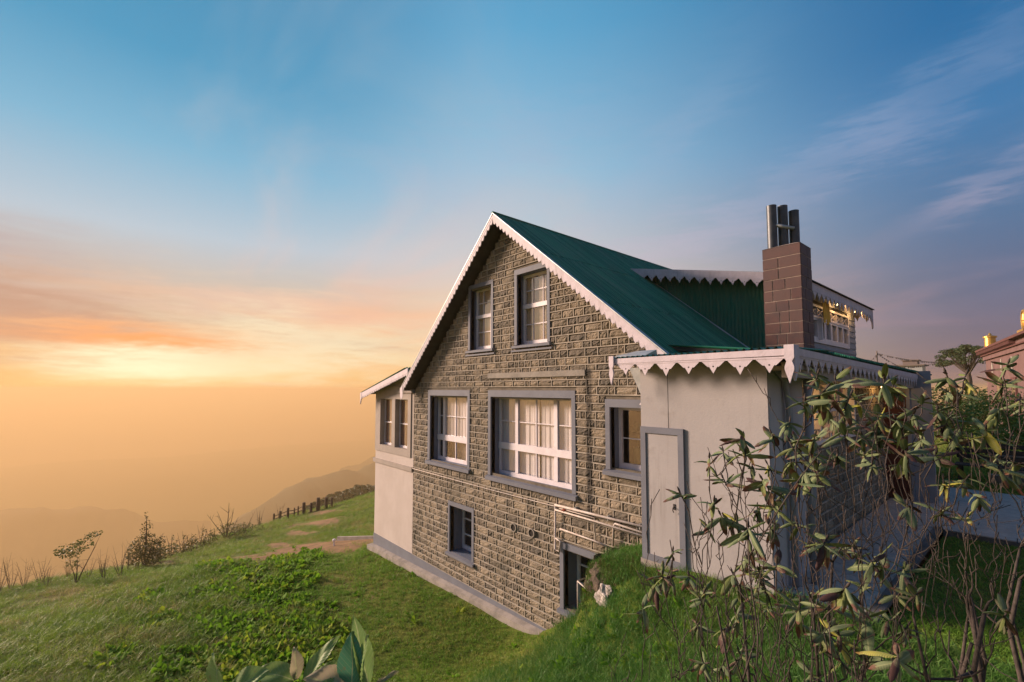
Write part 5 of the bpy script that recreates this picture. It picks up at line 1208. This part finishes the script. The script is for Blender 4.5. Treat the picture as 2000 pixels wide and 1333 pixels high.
def rhodo(s):
    rr = random.Random(50 + s); base = Vector(BASE[s]); bz = float(height(base.x, base.y)); base.z = bz - .05
    t = thing('rhododendron', BL[s], 'shrub', (base.x, base.y, bz), 'rhododendron shrubs in front of the annex and terrace')
    tg = [Vector(c) for c in CL[s]]; tw = []
    for c in list(tg):
        if s < 3 and rr.random() < .55: tg.append(Vector((c.x + rr.gauss(0, .12), c.y + rr.gauss(0, .15), rr.uniform(.85, 1.55))))
        if s and rr.random() < .45 and c.z > 1.6: tg.append(c + Vector((rr.gauss(0, .10), rr.gauss(0, .16), rr.uniform(-.22, .04))))
    lo_, hi_ = min(c.z for c in tg), max(c.z for c in tg)
    for _ in range(170 if s in (1, 2) else 100):           # bare twigs among the leafy ones
        a = tg[rr.randrange(len(tg))]; q = a + Vector((rr.gauss(0, .13), rr.gauss(0, .13), rr.uniform(-.6, .03))); tw.append(q)
    nodes = []                                      # (pos, radius, depth)
    segs = {}
    trunks = []
    nt_ = 9 if s < 3 else 8
    cen = sum(tg, Vector()) / len(tg)
    for k in range(nt_):
        a = tg[min(len(tg) - 1, (k * len(tg)) // nt_ + rr.randrange(2))]; top = base.lerp(a, .68); top.z = base.z + (a.z - base.z) * rr.uniform(.5, .78)
        b0 = base.lerp(Vector((a.x, a.y, base.z)), .35) + Vector((rr.gauss(0, .05), rr.gauss(0, .05), 0)); path = []
        for i in range(7):
            u = i / 6; p = b0.lerp(top, u) + Vector((rr.gauss(0, .026), rr.gauss(0, .026), 0)) * (u > 0) + Vector((0, 0, -.10 * math.sin(u * 3.14)))
            path.append(p)
        r0 = rr.uniform(.011, .019) * (1.25 if s == 3 else 1); trunks.append((path, [r0 * (1 - .68 * i / 6) for i in range(7)]))
        for _k in range(2): tw.append(path[-1] + Vector((rr.gauss(0, .05), rr.gauss(0, .05), rr.uniform(.12, .35))))
        for i in range(2, 7): nodes.append((path[i], r0 * (1 - .68 * i / 6)))
    allt = sorted([(q.z, q, 1) for q in tg] + [(q.z, q, 0) for q in tw], key=lambda e: e[0] + e[2] * .0)
    br = []; ends = []
    for _, q, leafy in allt:
        best, bd = None, 1e9
        for (p, rad) in nodes:
            d = q - p
            if d.z < .04: continue
            hd = math.hypot(d.x, d.y); cost = d.length * .55 + hd * 1.9 + (.25 if d.length < .1 else 0)
            if cost < bd: bd, best = cost, (p, rad)
        if best is None: best = nodes[0]
        p, rad = best; d = q - p; L = d.length; n_ = max(4, int(L / .07)); path = [p.copy()]; side = Vector((rr.gauss(0, 1), rr.gauss(0, 1), 0)) * .05 * L
        for i in range(1, n_ + 1):
            u = i / n_; c = p + d * u + Vector((0, 0, -1)) * (.16 * L * math.sin(u * 3.14)) * (math.hypot(d.x, d.y) / max(L, .01)) + side * math.sin(u * 3.14)
            if i < n_: c += Vector((rr.gauss(0, 1), rr.gauss(0, 1), rr.gauss(0, 1))) * .007
            path.append(c)
        r1 = min(rad * .85, .0042 + .010 * L + .002 * rr.random()); re = .0028 if leafy else .0017
        rads = [r1 + (re - r1) * (i / n_) ** .8 for i in range(n_ + 1)]
        br.append((path, rads)); 
        for i in range(1, n_): nodes.append((path[i], rads[i]))
        if leafy: ends.append((q, (path[-1] - path[-2]).normalized()))
        else: trunks
    for (path, rads) in trunks:
        b = MB(); b.tube(path, rads, 8); b.obj('trunk', M['bark'], t, smooth=True)
    b = MB()
    for (path, rads) in br:
        b.tube(path, rads, 5)
        for i in range(2, len(path) - 1):
            if rr.random() < .16:                    # short stub twigs and leaf scars
                d = Vector((rr.gauss(0, 1), rr.gauss(0, 1), rr.uniform(.2, 1.6))).normalized() * rr.uniform(.015, .06); b.tube([path[i], path[i] + d * .6, path[i] + d + Vector((0, 0, .006))], [.0018, .0016, .001], 4)
    for (q, d) in ends: b.tube([q, q + d * .012, q + d * .026], [.0035, .0045, .001], 6)
    b.obj('branches', M['bark'], t, smooth=True)['kind'] = 'stuff'
    recs = []
    for (q, d) in ends:
        n_ = rr.randint(6, 10); a0 = rr.uniform(0, 6.28); sz = rr.uniform(.7, 1.1) * 0.64; cyel = rr.random()
        for k in range(n_):
            a = a0 + 6.283 * k / n_ + rr.uniform(-.3, .3); el = rr.choice([-1.1, -.7, -.35, -.1, .15, .5, .9]) + rr.uniform(-.2, .2)
            mi = 0 if rr.random() < .62 else 1
            if cyel < .10 and rr.random() < .5: mi = 2
            if rr.random() < .10: mi = 3
            lm_ = LEAFM[mi][rr.randrange(4)]; lp = q - d * rr.uniform(0, .035)
            dv = Vector((math.cos(a) * math.cos(el), math.sin(a) * math.cos(el), math.sin(el)))
            yv = dv; xv = yv.cross(Vector((0, 0, 1))); xv = xv.normalized() if xv.length > .05 else Vector((1, 0, 0)); zv = xv.cross(yv)
            qq = Matrix((xv, yv, zv)).transposed().to_quaternion() @ Matrix.Rotation(rr.gauss(0, .5), 3, 'Y').to_quaternion()
            e = sz * rr.uniform(.6, 1.2); recs.append((math.hypot(lp.x, lp.y) / e, lm_, mi, lp, qq, (e * rr.uniform(.8, 1.2), e, e)))
    recs.sort(key=lambda r: r[0]); rest = MB()           # the 290 that show largest are leaves of their own, the rest one mass
    for k, (_, lm_, mi, lp, qq, sc3) in enumerate(recs):
        if k < 290:
            o = bpy.data.objects.new('leaf', lm_); COL.objects.link(o); o.parent = t; o.location = lp - t.location
            o.rotation_mode = 'QUATERNION'; o.rotation_quaternion = qq; o.scale = sc3
        else:
            rest.add([lp + qq @ Vector((v.co.x * sc3[0], v.co.y * sc3[1], v.co.z * sc3[2])) for v in lm_.vertices], [tuple(p.vertices) for p in lm_.polygons])
    if rest.v: rest.obj('foliage', M['rhodo_far'], t, smooth=True)['kind'] = 'stuff'
for s_ in range(4): rhodo(s_)

# large-leaved plant close to the lens at the foot of the picture
M['bigleaf'] = leaf_mat('viburnum_leaf', (.20, .32, .09), (.16, .27, .08), (.22, .32, .10), None, trans=.4, rough=.5, wscale=9)
M['bigleaf_blue'] = leaf_mat('viburnum_leaf_bluish', (.09, .26, .14), (.10, .29, .15), (.08, .23, .12), None, trans=.3, rough=.5, wscale=9)
M['bigleaf_tan'] = leaf_mat('viburnum_leaf_tan', (.42, .34, .24), (.34, .30, .18), (.30, .28, .16), None, trans=.45, rough=.6, wscale=9)
def bigleaf(L, w, seed, droop=.2):
    rr = random.Random(seed); b = MB(); nu, nv_ = 40, 8; vs = []
    for i in range(nu + 1):
        u = i / nu; hw = w / 2 * max(.02, math.sin(math.pi * u ** .8)) ** .8
        for j in range(-nv_, nv_ + 1):
            v = j / nv_; corr = .0024 * math.sin((u - abs(v) * .30) * 62) * abs(v) ** .4 * (1 - u * .6) + .004 * math.sin(u * 9 + seed + 3 * v)
            vs.append((hw * v, L * u, -droop * L * u * u + .32 * hw * abs(v) + corr))
    k = 2 * nv_ + 1; b.add(vs, [(i * k + j, i * k + j + 1, (i + 1) * k + j + 1, (i + 1) * k + j) for i in range(nu) for j in range(k - 1)]); return b
pl = thing('broadleaf_plant', 'plant with large pleated green and tan leaves close to the camera, before the lawn', 'plant', (-1.72, .62, float(height(-1.72, .62))))
tops = [(-1.46, .61, 1.26, 7), (-1.71, .50, 1.20, 4), (-1.74, .29, 1.24, 3)]
b = MB()
for (x, y, z, _) in tops:
    b.tube([(-1.72, .62, float(height(-1.72, .62)) - .05), (-1.70, .60, .3), (x - .01, y, z - .25), (x, y, z)], [.008, .007, .005, .004], 6)
b.obj('stem', M['bark'], pl, smooth=True)
# (base, direction, length, width, material, roll)
RT = Vector((math.cos(R(49.2)), math.sin(R(49.2)), 0)); FW = Vector((-math.sin(R(49.2)), math.cos(R(49.2)), 0)); UP = Vector((0, 0, 1))
A = Vector((-1.47, .60, 1.255)); B_ = Vector((-1.72, .50, 1.20)); C_ = Vector((-1.74, .29, 1.24))
for (o0, dv, L, w, m_, face, dr) in [
    (A, RT * -.10 + UP * 1.0 + FW * .15, .16, .085, 'bigleaf_blue', FW * -1 + RT * -.1, .05), (A + RT * .025, RT * .10 + UP * 1.0 - FW * .1, .17, .075, 'bigleaf', RT * -1 + FW * -.6, .05),
    (A + RT * .05, RT * -.32 + UP * 1.0 + FW * .25, .215, .065, 'bigleaf', RT * .8 + FW * -.7 + UP * .3, .05), (A, RT * -1 + UP * .45 - FW * .2, .15, .09, 'bigleaf_tan', UP + FW * -.5, .2),
    (A + RT * .07, RT * .7 + UP * .55, .09, .03, 'bigleaf_tan', UP, .1), (A, RT * -.8 + UP * .2 - FW * .6, .15, .08, 'bigleaf', UP + FW * -.4, .25),
    (B_, RT * -.1 + UP * .8 + FW * .4, .10, .05, 'bigleaf_tan', FW * -.8 + RT * .9, .3), (B_ + RT * .03, RT * .55 + UP * .75 + FW * .2, .17, .06, 'bigleaf', RT * -.7 + FW * -.7 + UP * .2, .1),
    (B_ + RT * .05, RT * 1 + UP * .25 + FW * .1, .18, .08, 'bigleaf', UP + FW * -.6, .25), (B_, RT * -1.0 + UP * .3, .15, .08, 'bigleaf', UP + FW * -.7, .2),
    (C_, RT * -.45 + UP * .8 + FW * .1, .12, .075, 'bigleaf', FW * -.8 + RT * -.4, .1), (C_ + RT * .02, RT * .6 + UP * .4, .13, .08, 'bigleaf', UP + FW * -.7, .2)]:
    me_ = bigleaf(L, w, rw.randrange(999), dr).mesh('leaf', M[m_], smooth=True)
    yv = dv.normalized(); zv = (face - yv * face.dot(yv)).normalized(); xv = yv.cross(zv)
    o = bpy.data.objects.new('leaf', me_); COL.objects.link(o); o.parent = pl; o.location = o0 - pl.location; o.rotation_mode = 'QUATERNION'; o.rotation_quaternion = Matrix((xv, yv, zv)).transposed().to_quaternion()

# ================================================================== BUSHES AND TREES
def crown_mesh(b, blobs, nleaf, lsize, rr, mi=0, aspect=1.8):
    """leaf-sized faces spread in uneven clumps through the given ellipsoids (centre, radii)"""
    wts = [c[1][0] * c[1][1] * c[1][2] for c in blobs]; tot_ = sum(wts); vs = []; fs = []; o = 0
    for (c, rad), w_ in zip(blobs, wts):
        for _ in range(int(nleaf * w_ / tot_) + 1):
            d = Vector((rr.gauss(0, 1), rr.gauss(0, 1), rr.gauss(0, 1))).normalized() * (rr.random() ** .38)
            p = Vector((c[0] + d.x * rad[0], c[1] + d.y * rad[1], c[2] + d.z * rad[2]))
            if noise.noise(p * (1.6 / max(rad[0], .3))) < -.22: continue
            a = Vector((rr.gauss(0, 1), rr.gauss(0, 1), rr.gauss(0, .6))).normalized(); e = a.orthogonal().normalized(); q = rr.uniform(0, 6.28); e = (e * math.cos(q) + a.cross(e) * math.sin(q))
            s_ = lsize * rr.uniform(.6, 1.3); vs += [p - a * s_ * .5, p + e * s_ * .5 / aspect, p + a * s_ * .5, p - e * s_ * .5 / aspect]; fs.append((o, o + 1, o + 2, o + 3)); o += 4
    b.add(vs, fs, mi)
M['leaf_dark'] = leaf_mat('dark_tree_leaf', (.045, .08, .028), (.07, .105, .038), (.035, .06, .022), None, trans=.2, wscale=.8)
M['leaf_bush'] = leaf_mat('hillside_bush_leaf', (.10, .13, .035), (.15, .16, .05), (.15, .11, .045), None, trans=.25, wscale=1.5)
M['leaf_bright'] = leaf_mat('bright_shrub_leaf', (.07, .15, .02), (.10, .19, .03), (.05, .12, .02), None, trans=.3, wscale=1.2)
M['leaf_hedge'] = leaf_mat('hedge_leaf', (.035, .075, .018), (.055, .10, .025), (.03, .06, .015), None, trans=.25, wscale=1.)
def plant(name, label, cat, x, y, blobs, nleaf, lsize, lm, stems, group=None, z=None, bm='twig'):
    rr = random.Random(hash((round(x, 1), round(y, 1))) & 0xffff); z = float(height(x, y)) if z is None else z
    t = thing(name, label, cat, (x, y, z), group)
    if nleaf:
        b = MB(); crown_mesh(b, [((x + c[0], y + c[1], z + c[2]), r) for c, r in blobs], nleaf, lsize, rr); b.obj('crown', M[lm], t)['kind'] = 'stuff'
    b = MB()
    for (tx, ty, tz, r0) in stems:
        pts = [Vector((x, y, z - .1)) + Vector((tx * u, ty * u, tz * u)) + Vector((rr.gauss(0, .03), rr.gauss(0, .03), 0)) * tz * .4 * (u > 0) for u in (0, .3, .6, 1)]
        b.tube(pts, [r0, r0 * .8, r0 * .55, r0 * .2], 5)
        for k in range(3 if tz > .5 else 1):
            u = rr.uniform(.3, .85); p = pts[0].lerp(pts[-1], u); d = Vector((rr.gauss(0, 1), rr.gauss(0, 1), rr.uniform(.3, 1.5))).normalized() * tz * rr.uniform(.12, .3); b.tube([p, p + d], [r0 * .4, r0 * .12], 4)
    b.obj('trunk' if cat == 'tree' else 'stem', M[bm], t); return t
RTV = RT; 
def rt(u): return (RT.x * u, RT.y * u)
def bl(u, z_, r, rz, v=0): return ((RT.x * u + FW.x * v, RT.y * u + FW.y * v, z_), (r, r, rz))
plant('bush', 'tall conical leafy bush on the brow of the meadow, largest on the left slope', 'bush', -22.2, 1.0, [bl(0, .65, .52, .65), bl(-.38, .5, .30, .42), bl(.42, .55, .36, .5), bl(.02, 1.35, .22, .42), bl(.0, 1.85, .10, .25), bl(.55, .95, .18, .32)], 3000, .075, 'leaf_bush', [(0, 0, 2.05, .04), (.3, .2, 1.2, .03), (-.35, -.2, 1.1, .03), (.1, .5, 1.3, .02)])
plant('small_tree', 'spindly sapling with a slanting flat-topped crown at the far left brow', 'small tree', -19.6, -.75, [bl(-.25, .95, .38, .22), bl(.15, 1.15, .3, .17), bl(.5, 1.42, .26, .12), bl(-.1, .6, .2, .2)], 750, .075, 'leaf_bush', [(RT.x * .65, RT.y * .65, 1.5, .02), (-.2, -.2, 1.0, .015), (0, 0, .9, .02)])
plant('bush', 'leafless twiggy bush on the skyline left of the fence posts', 'bush', -32.5, 5.3, [bl(0, .5, .6, .45), bl(.7, .3, .5, .3)], 700, .09, 'leaf_bush', [(RT.x * -1.2, RT.y * -1.2, 1.5, .03), (RT.x * -.6, RT.y * -.6, 1.7, .03), (0, 0, 2.2, .04), (.3, .3, 1.9, .03), (.6, .5, 1.4, .03), (.9, .8, .9, .02)])
plant('bush', 'low dark thicket just right of the twiggy skyline bush', 'bush', -33.6, 6.4, [bl(0, .3, .7, .35), bl(1.0, .35, .3, .35)], 700, .09, 'leaf_bush', [(0, 0, .8, .03), (.5, .5, 1.5, .02)])
for k, (x, y, h_, lb) in enumerate([(-26.0, 1.6, .9, 'first'), (-27.2, 2.2, 1.0, 'second'), (-28.4, 2.75, 1.1, 'third'), (-29.4, 3.2, .9, 'fourth'), (-30.4, 3.8, 1.2, 'fifth'), (-31.2, 4.3, .85, 'sixth')]):
    plant('bush', lb + ' of the small upright skyline bushes counted from the big conical bush', 'bush', x, y, [bl(0, .3, .38, .35), bl(.1, h_ * .7, .16, .35)], 420, .09, 'leaf_bush', [(0, 0, h_ * 1.2, .02), (.2, .2, h_, .02), (-.2, -.2, h_ * 1.1, .02)], 'small bushes along the skyline')
rr = random.Random(77)
SP = [(-20.4, -2.2), (-20.3, -1.9), (-20.5, -1.6), (-20.2, -2.4), (-19.8, -1.4), (-20.6, -.5), (-20.8, -.2), (-19.6, .3), (-20.9, .3), (-21.4, .5), (-19.1, -.1), (-21.0, -1.0)]
for k, (x, y) in enumerate(SP):
    h_ = rr.uniform(.6, 1.15)
    t = plant('dry_shrub', 'leafless grey-brown shrub stems standing on the brow at the far left', 'shrub', x, y, [], 0, .1, None, [(rr.uniform(-.25, .25), rr.uniform(-.25, .25), h_ * rr.uniform(.6, 1.1), .007) for _ in range(7)], 'bare stems on the left brow')
for k, (x, y, lb) in enumerate([(-38.2, 8.3, 'thin forked dead sapling on the skyline, left of the fence'), (-40.9, 10.35, 'thin forked dead sapling touching the left end of the fence')]):
    plant('dead_sapling', lb, 'sapling', x, y, [], 0, .1, None, [(0, 0, 1.3, .04), (.3, .25, 1.6, .02), (-.25, -.2, 1.5, .02)])

# fence on the skyline: stout posts and two rails
FP = [(535, 37.5), (548, 37.7), (561, 38), (573, 38.5), (584, 38.5), (595, 38.5), (607, 38.0), (618, 38.5), (627, 39)]
fposts = [(-41.45, 10.05, .75, .16), (-41.35, 10.5, .78, .20), (-41.4, 11.1, .85, .20), (-41.6, 11.65, .7, .12), (-41.6, 11.95, .75, .12), (-41.4, 12.35, .95, .28), (-41.1, 12.85, .8, .22), (-40.7, 13.3, 1.1, .32), (-40.5, 13.9, .95, .26), (-40.3, 14.3, .8, .2)]
M['post'] = mat('weathered_fence_post', (.12, .08, .055), .9, (.08, .055, .04), 6, .3, 20)
fe = thing('fence', 'rustic fence of thick dark posts and rails on the meadow skyline', 'fence', (fposts[0][0], fposts[0][1], float(height(*fposts[0][:2]))))
for (x, y, h_, w_) in fposts:
    z = float(height(x, y)); b = MB(); b.tube([(x, y, z - .3), (x, y, z + h_ * .6), (x, y, z + h_)], [w_ * .55, w_ * .5, w_ * .46], 7); b.obj('post', M['post'], fe)
for (p, q) in zip(fposts[:-1], fposts[1:]):
    za, zb_ = float(height(p[0], p[1])), float(height(q[0], q[1]))
    for f_ in (.38, .7):
        b = MB(); b.tube([(p[0], p[1], za + p[2] * f_), (q[0], q[1], zb_ + q[2] * f_)], .03, 5); b.obj('rail', M['post'], fe)
# low concrete retaining edge and a small standpipe behind the lean-to
rwl = MB()
def rz(x, y): return float(height(x, y))
p0, p1 = Vector((-17.3, 6.35, 0)), Vector((-13.9, 7.3, 0)); n_ = (p1 - p0).cross(UP).normalized() * .09
rwl.hexa([(p0.x, p0.y, -3.9), (p1.x, p1.y, -3.6), (p1.x - n_.x, p1.y - n_.y, -3.6), (p0.x - n_.x, p0.y - n_.y, -3.9)], [(p0.x, p0.y, -3.28), (p1.x, p1.y, -2.62), (p1.x - n_.x, p1.y - n_.y, -2.62), (p0.x - n_.x, p0.y - n_.y, -3.28)])
o = rwl.obj('retaining_wall', M['plinth']); o['label'] = 'thin pale retaining wall running over bare earth to the left corner of the house'; o['category'] = 'wall'
z = rz(-15.9, 5.75); b = MB(); b.tube([(-15.9, 5.75, z - .1), (-15.9, 5.75, z + .16)], .03, 8); b.ball((-15.9, 5.75, z + .18), .06); o = b.obj('standpipe', M['white']); o['label'] = 'short white standpipe on the bare earth left of the house'; o['category'] = 'pipe'

# forest on the near hill
n = 2600; i_ = nr.rand(n); X_ = -124 - 22 * nr.rand(n); Y_ = 44 + 90 * i_
tz = []
dg = None
hb = bpy.data.objects['hill']
vz = np.array([tuple(v.co) for v in hb.data.vertices])
for a, c in zip(X_, Y_):
    d = (vz[:, 0] - a) ** 2 + (vz[:, 1] - c) ** 2; k = np.argsort(d)[:3]; tz.append(vz[k, 2].mean())
b = MB(); b.ball((0, 0, 0), 1, 0, 8, 6, jit=.25); cl_ = []
for k in range(3):
    b = MB(); crown_mesh(b, [((0, 0, .5), (1, 1, .8))], 90, .7, random.Random(k), aspect=1.3); b.ball((0, 0, .3), .75, 0, 8, 6, jit=.2); cl_.append(bpy.data.objects.new('forest_clump', b.mesh('forest_clump', M['leaf_dark'])))
k = nr.rand(n) < .95
scatter('forest', np.c_[X_, Y_, np.array(tz)][k], np.c_[np.zeros(n), np.zeros(n), nr.uniform(0, 6, n)][k], nr.uniform(.5, 1.2, n)[k], nr.randint(0, 3, n)[k], cl_)

# right side: hedge, shrubs, big tree, temple, flags
def hplant(lbl, x, y, blobs, n_, ls, lm, nm='shrub'): return plant(nm, lbl, nm, x, y, blobs, n_, ls, lm, [(0, 0, 1.0, .04), (.4, .3, 1.2, .03), (-.4, .2, 1.1, .03)])
hplant('bright green leafy shrub right of the terrace, below the temple', -.9, 18.6, [bl(0, .9, 1.1, 1.0), bl(1.2, 1.1, 1.0, 1.1), bl(2.4, 1.2, 1.1, 1.2)], 9000, .11, 'leaf_bright')
hplant('dense dark shrub beyond the paving, left of the bright green shrub', -2.85, 27.4, [bl(0, 1.0, 1.3, 1.1), bl(1.4, 1.1, 1.2, 1.2), bl(3.0, 1.4, 1.3, 1.4)], 7000, .13, 'leaf_hedge')
hplant('dark clipped hedge behind the far end of the porch roof', -6.4, 46.0, [bl(0, 1.9, 1.8, 1.9), bl(2.2, 2.0, 1.8, 2.0), bl(4.6, 2.0, 2, 2.0), bl(7, 2.1, 2, 2.1)], 9000, .2, 'leaf_hedge', 'hedge')
hplant('mixed green shrub in the right corner of the garden, under the temple wall', 2.2, 9.0, [bl(0, .8, .9, .9), bl(.8, 1.3, .8, .9)], 4200, .10, 'leaf_bright')
# umbrella-crowned tree
tx, ty = -4.6, 63.3
rr = random.Random(9); t = thing('tree', 'broad umbrella-crowned dark tree on the skyline between the flags and the temple', 'tree', (tx, ty, -.3))
b = MB(); blobs = []
for k in range(46):
    a = rr.uniform(0, 6.28); q = rr.random() ** .5; u, v = q * math.cos(a) * 2.5, q * math.sin(a) * 2.5
    blobs.append(((tx + RT.x * u + FW.x * v, ty + RT.y * u + FW.y * v, 4.55 + 1.95 * math.sqrt(max(0, 1 - q * q)) * rr.uniform(.75, 1) - .15 * rr.random()), (.5, .5, .26)))
crown_mesh(b, blobs, 15000, .15, rr); b.obj('crown', M['leaf_dark'], t)['kind'] = 'stuff'
b = MB(); b.tube([(tx, ty, -.5), (tx + .1, ty, 3.0), (tx, ty, 4.6)], [.25, .2, .12], 8)
for (c, r_) in blobs[:26]: b.tube([(tx, ty, 3.4 + rr.uniform(0, .8)), ((tx + c[0]) / 2, (ty + c[1]) / 2, 4.7), c], [.07, .05, .02], 5)
b.obj('trunk', M['bark'], t)
# temple
M['temple'] = mat('terracotta_temple_wall', (.16, .095, .09), .85, (.13, .075, .07), 1.5, .3, 20)
M['cornice'] = mat('dark_red_cornice', (.12, .05, .045), .8, (.08, .035, .03), 6)
M['gold'] = mat('gilded_metal', (.62, .38, .09), .38, (.5, .28, .06), 5, .1, 20, metal=.75, spec=.5)
tA, tB = Vector((-1.89, 36.0, 0)), Vector((-.35, 27.05, 0)); tdir = (tB - tA).normalized(); tnx = Vector((tdir.y, -tdir.x, 0))
if tnx.dot(-tA) < 0: tnx = -tnx
tB = tA + tdir * 14
te = thing('temple', 'terracotta temple building with dark corbelled cornice and gilded roof ornaments at the right edge', 'building', (tA.x, tA.y, -.2))
def tq(s_, o_, z_): p = tA + tdir * s_ + tnx * o_; return (p.x, p.y, z_)
def tbox(b, s0, s1, o0, o1, z0, z1, mi=0): b.hexa([tq(s0, o0, z0), tq(s1, o0, z0), tq(s1, o1, z0), tq(s0, o1, z0)], [tq(s0, o0, z1), tq(s1, o0, z1), tq(s1, o1, z1), tq(s0, o1, z1)], mi)
b = MB(); tbox(b, 0, 14, -8, 0, -.5, 3.75); b.obj('wall', M['temple'], te)
b = MB(); tbox(b, -.35, 14.2, -8, .35, 4.22, 4.32); tbox(b, -.2, 14.1, -8, .18, 3.96, 4.02); b.obj('cornice', M['cornice'], te)
b = MB(); tbox(b, -.1, 14, -8, .1, 3.75, 3.96); tbox(b, -.12, 14, -8, .12, 4.02, 4.22); b.obj('frieze', M['temple'], te)
for k in range(40):
    b = MB(); s_ = -.25 + k * .22; tbox(b, s_, s_ + .11, .12, .32, 4.06, 4.218); b.obj('corbel', M['cornice'], te)
for k in range(3):
    b = MB(); s_ = 2.0 + k * 2.4; c = tq(s_, .02, 3.35)
    b.prism([(0, 0)], 'y', 0, 0) if False else None
    for (z0, z1, w_) in ((3.0, 3.2, .12), (3.2, 3.45, .17), (3.45, 3.62, .09)): tbox(b, s_ - w_, s_ + w_, .001, .03, z0, z1)
    b.obj('plaster_emblem', M['plinth'], te)
b = MB(); c = tq(.15, -.2, 4.32)
b.tube([(c[0], c[1], 4.32), (c[0], c[1], 4.40), (c[0], c[1], 4.401), (c[0], c[1], 4.98), (c[0], c[1], 4.981), (c[0], c[1], 5.06), (c[0], c[1], 5.12), (c[0], c[1], 5.25)], [.30, .30, .24, .22, .28, .28, .09, .02], 14); b.obj('banner_finial', M['gold'], te, smooth=False)
s_ = 7.6; b = MB(); tbox(b, s_ - .9, s_ + .9, -.5, -.1, 4.32, 4.55); tbox(b, s_ - .55, s_ + .55, -.45, -.15, 4.55, 4.68)
cw = Vector(tq(s_, -.3, 5.08)); ring = [cw + tdir * (.36 * math.cos(a)) + UP * (.40 * math.sin(a)) for a in np.linspace(0, 6.2832, 25)]
b.tube(ring, .055, 6)
for a in np.linspace(0, 6.28, 9)[:-1]: b.tube([cw, cw + tdir * (.34 * math.cos(a)) + UP * (.38 * math.sin(a))], .022, 5)
b.ball(tuple(cw), .10, 0, 8, 6); b.ball(tuple(cw), .34, 0, 14, 8, (.25, .25, 1)); b.obj('wheel_finial', M['gold'], te)
for k in range(2):
    b = MB(); s_ = 3.2 + k * 3.4; tbox(b, s_, s_ + .9, .001, .06, 1.2, 2.7); wn = b.obj('window', M['cornice'], te); b = MB(); tbox(b, s_ + .1, s_ + .8, .061, .07, 1.3, 2.6); b.obj('pane', M['glass'], wn)
# prayer flags
M['flagpole'] = mat('grey_pole', (.16, .13, .12), .8)
M['flags'] = mat('faded_flags', (.20, .13, .13), .9, (.10, .14, .18), 3, coord='World')
fp = Vector((-13.87, 75.5, 0))
pt_ = thing('prayer_flags', 'flag pole with sagging strings of small flags above the porch roof on the skyline', 'flags', (fp.x, fp.y, 0))
b = MB(); b.tube([(fp.x, fp.y, -.5), (fp.x, fp.y, 7.2)], [.14, .08], 6); b.obj('pole', M['flagpole'], pt_)
for (q, sag, z0, z1) in ((Vector((-8.3, 82, 0)), .5, 6.9, 5.7), (Vector((-11.4, 78.5, 0)), .25, 6.9, 4.7), (Vector((-14.9, 74.5, 0)), .2, 6.8, 5.3), (Vector((-14.5, 74.9, 0)), .15, 6.8, 4.9), (Vector((-6.2, 84, 0)), .9, 5.0, 6.4)):
    L = (q - fp).length; n_ = 40; path = []
    for i in range(n_ + 1):
        u = i / n_; p = fp.lerp(q, u); path.append(Vector((p.x, p.y, z0 + (z1 - z0) * u - sag * 4 * u * (1 - u) * .5)))
    b = MB(); b.tube(path, .018, 4); b.obj('string', M['flagpole'], pt_)
    b = MB(); m_ = int(L / .26)
    for i in range(m_):
        u = (i + .5) / m_ * n_; k = int(u); p = path[k].lerp(path[min(k + 1, n_)], u - k); d = (path[min(k + 1, n_)] - path[k]).normalized() * .085
        if rr.random() < .15: continue
        j = rr.uniform(-.06, .06); b.hexa([p - d + Vector((j, j, -.20)), p + d + Vector((j, j, -.19)), p + d + Vector((j, j + .01, -.19)), p - d + Vector((j, j + .01, -.20))], [p - d, p + d, p + d + Vector((0, .01, 0)), p - d + Vector((0, .01, 0))])
    b.obj('flags', M['flags'], pt_)['kind'] = 'stuff'
bd_ = thing('building', 'small pale stepped tower on the skyline below the sagging flags', 'building', (-12.8, 92, 0))
b = MB(); b.box(-14.2, -11.4, 91, 94, -.5, 5.7); b.obj('wall', M['galv'], bd_); b = MB(); b.box(-14.5, -11.1, 90.7, 94.3, 5.7, 5.9); b.box(-13.7, -12, 91.5, 93.5, 5.9, 6.5); b.box(-13.9, -11.8, 91.3, 93.7, 6.5, 6.65); b.obj('roof', M['flagpole'], bd_)

# ================================================================== HAZE
b = MB(); xs0, xs1 = gx.min() - 150, gx.max() + 150; ys0, ys1 = gy.min() - 150, gy.max() + 150
b.box(xs0, xs1, ys0, ys1, GZ.min() - 1.0, 8.3)
hz_m = bpy.data.materials.new('haze'); hz_m.use_nodes = True; t = hz_m.node_tree; t.nodes.clear(); o = N(t, 'ShaderNodeOutputMaterial'); v = N(t, 'ShaderNodeVolumePrincipled')
v.inputs['Color'].default_value = (.82, .58, .31, 1); v.inputs['Density'].default_value = .0009; v.inputs['Anisotropy'].default_value = .18
t.links.new(v.outputs[0], o.inputs['Volume'])
ho = b.obj('haze', hz_m); ho['kind'] = 'stuff'
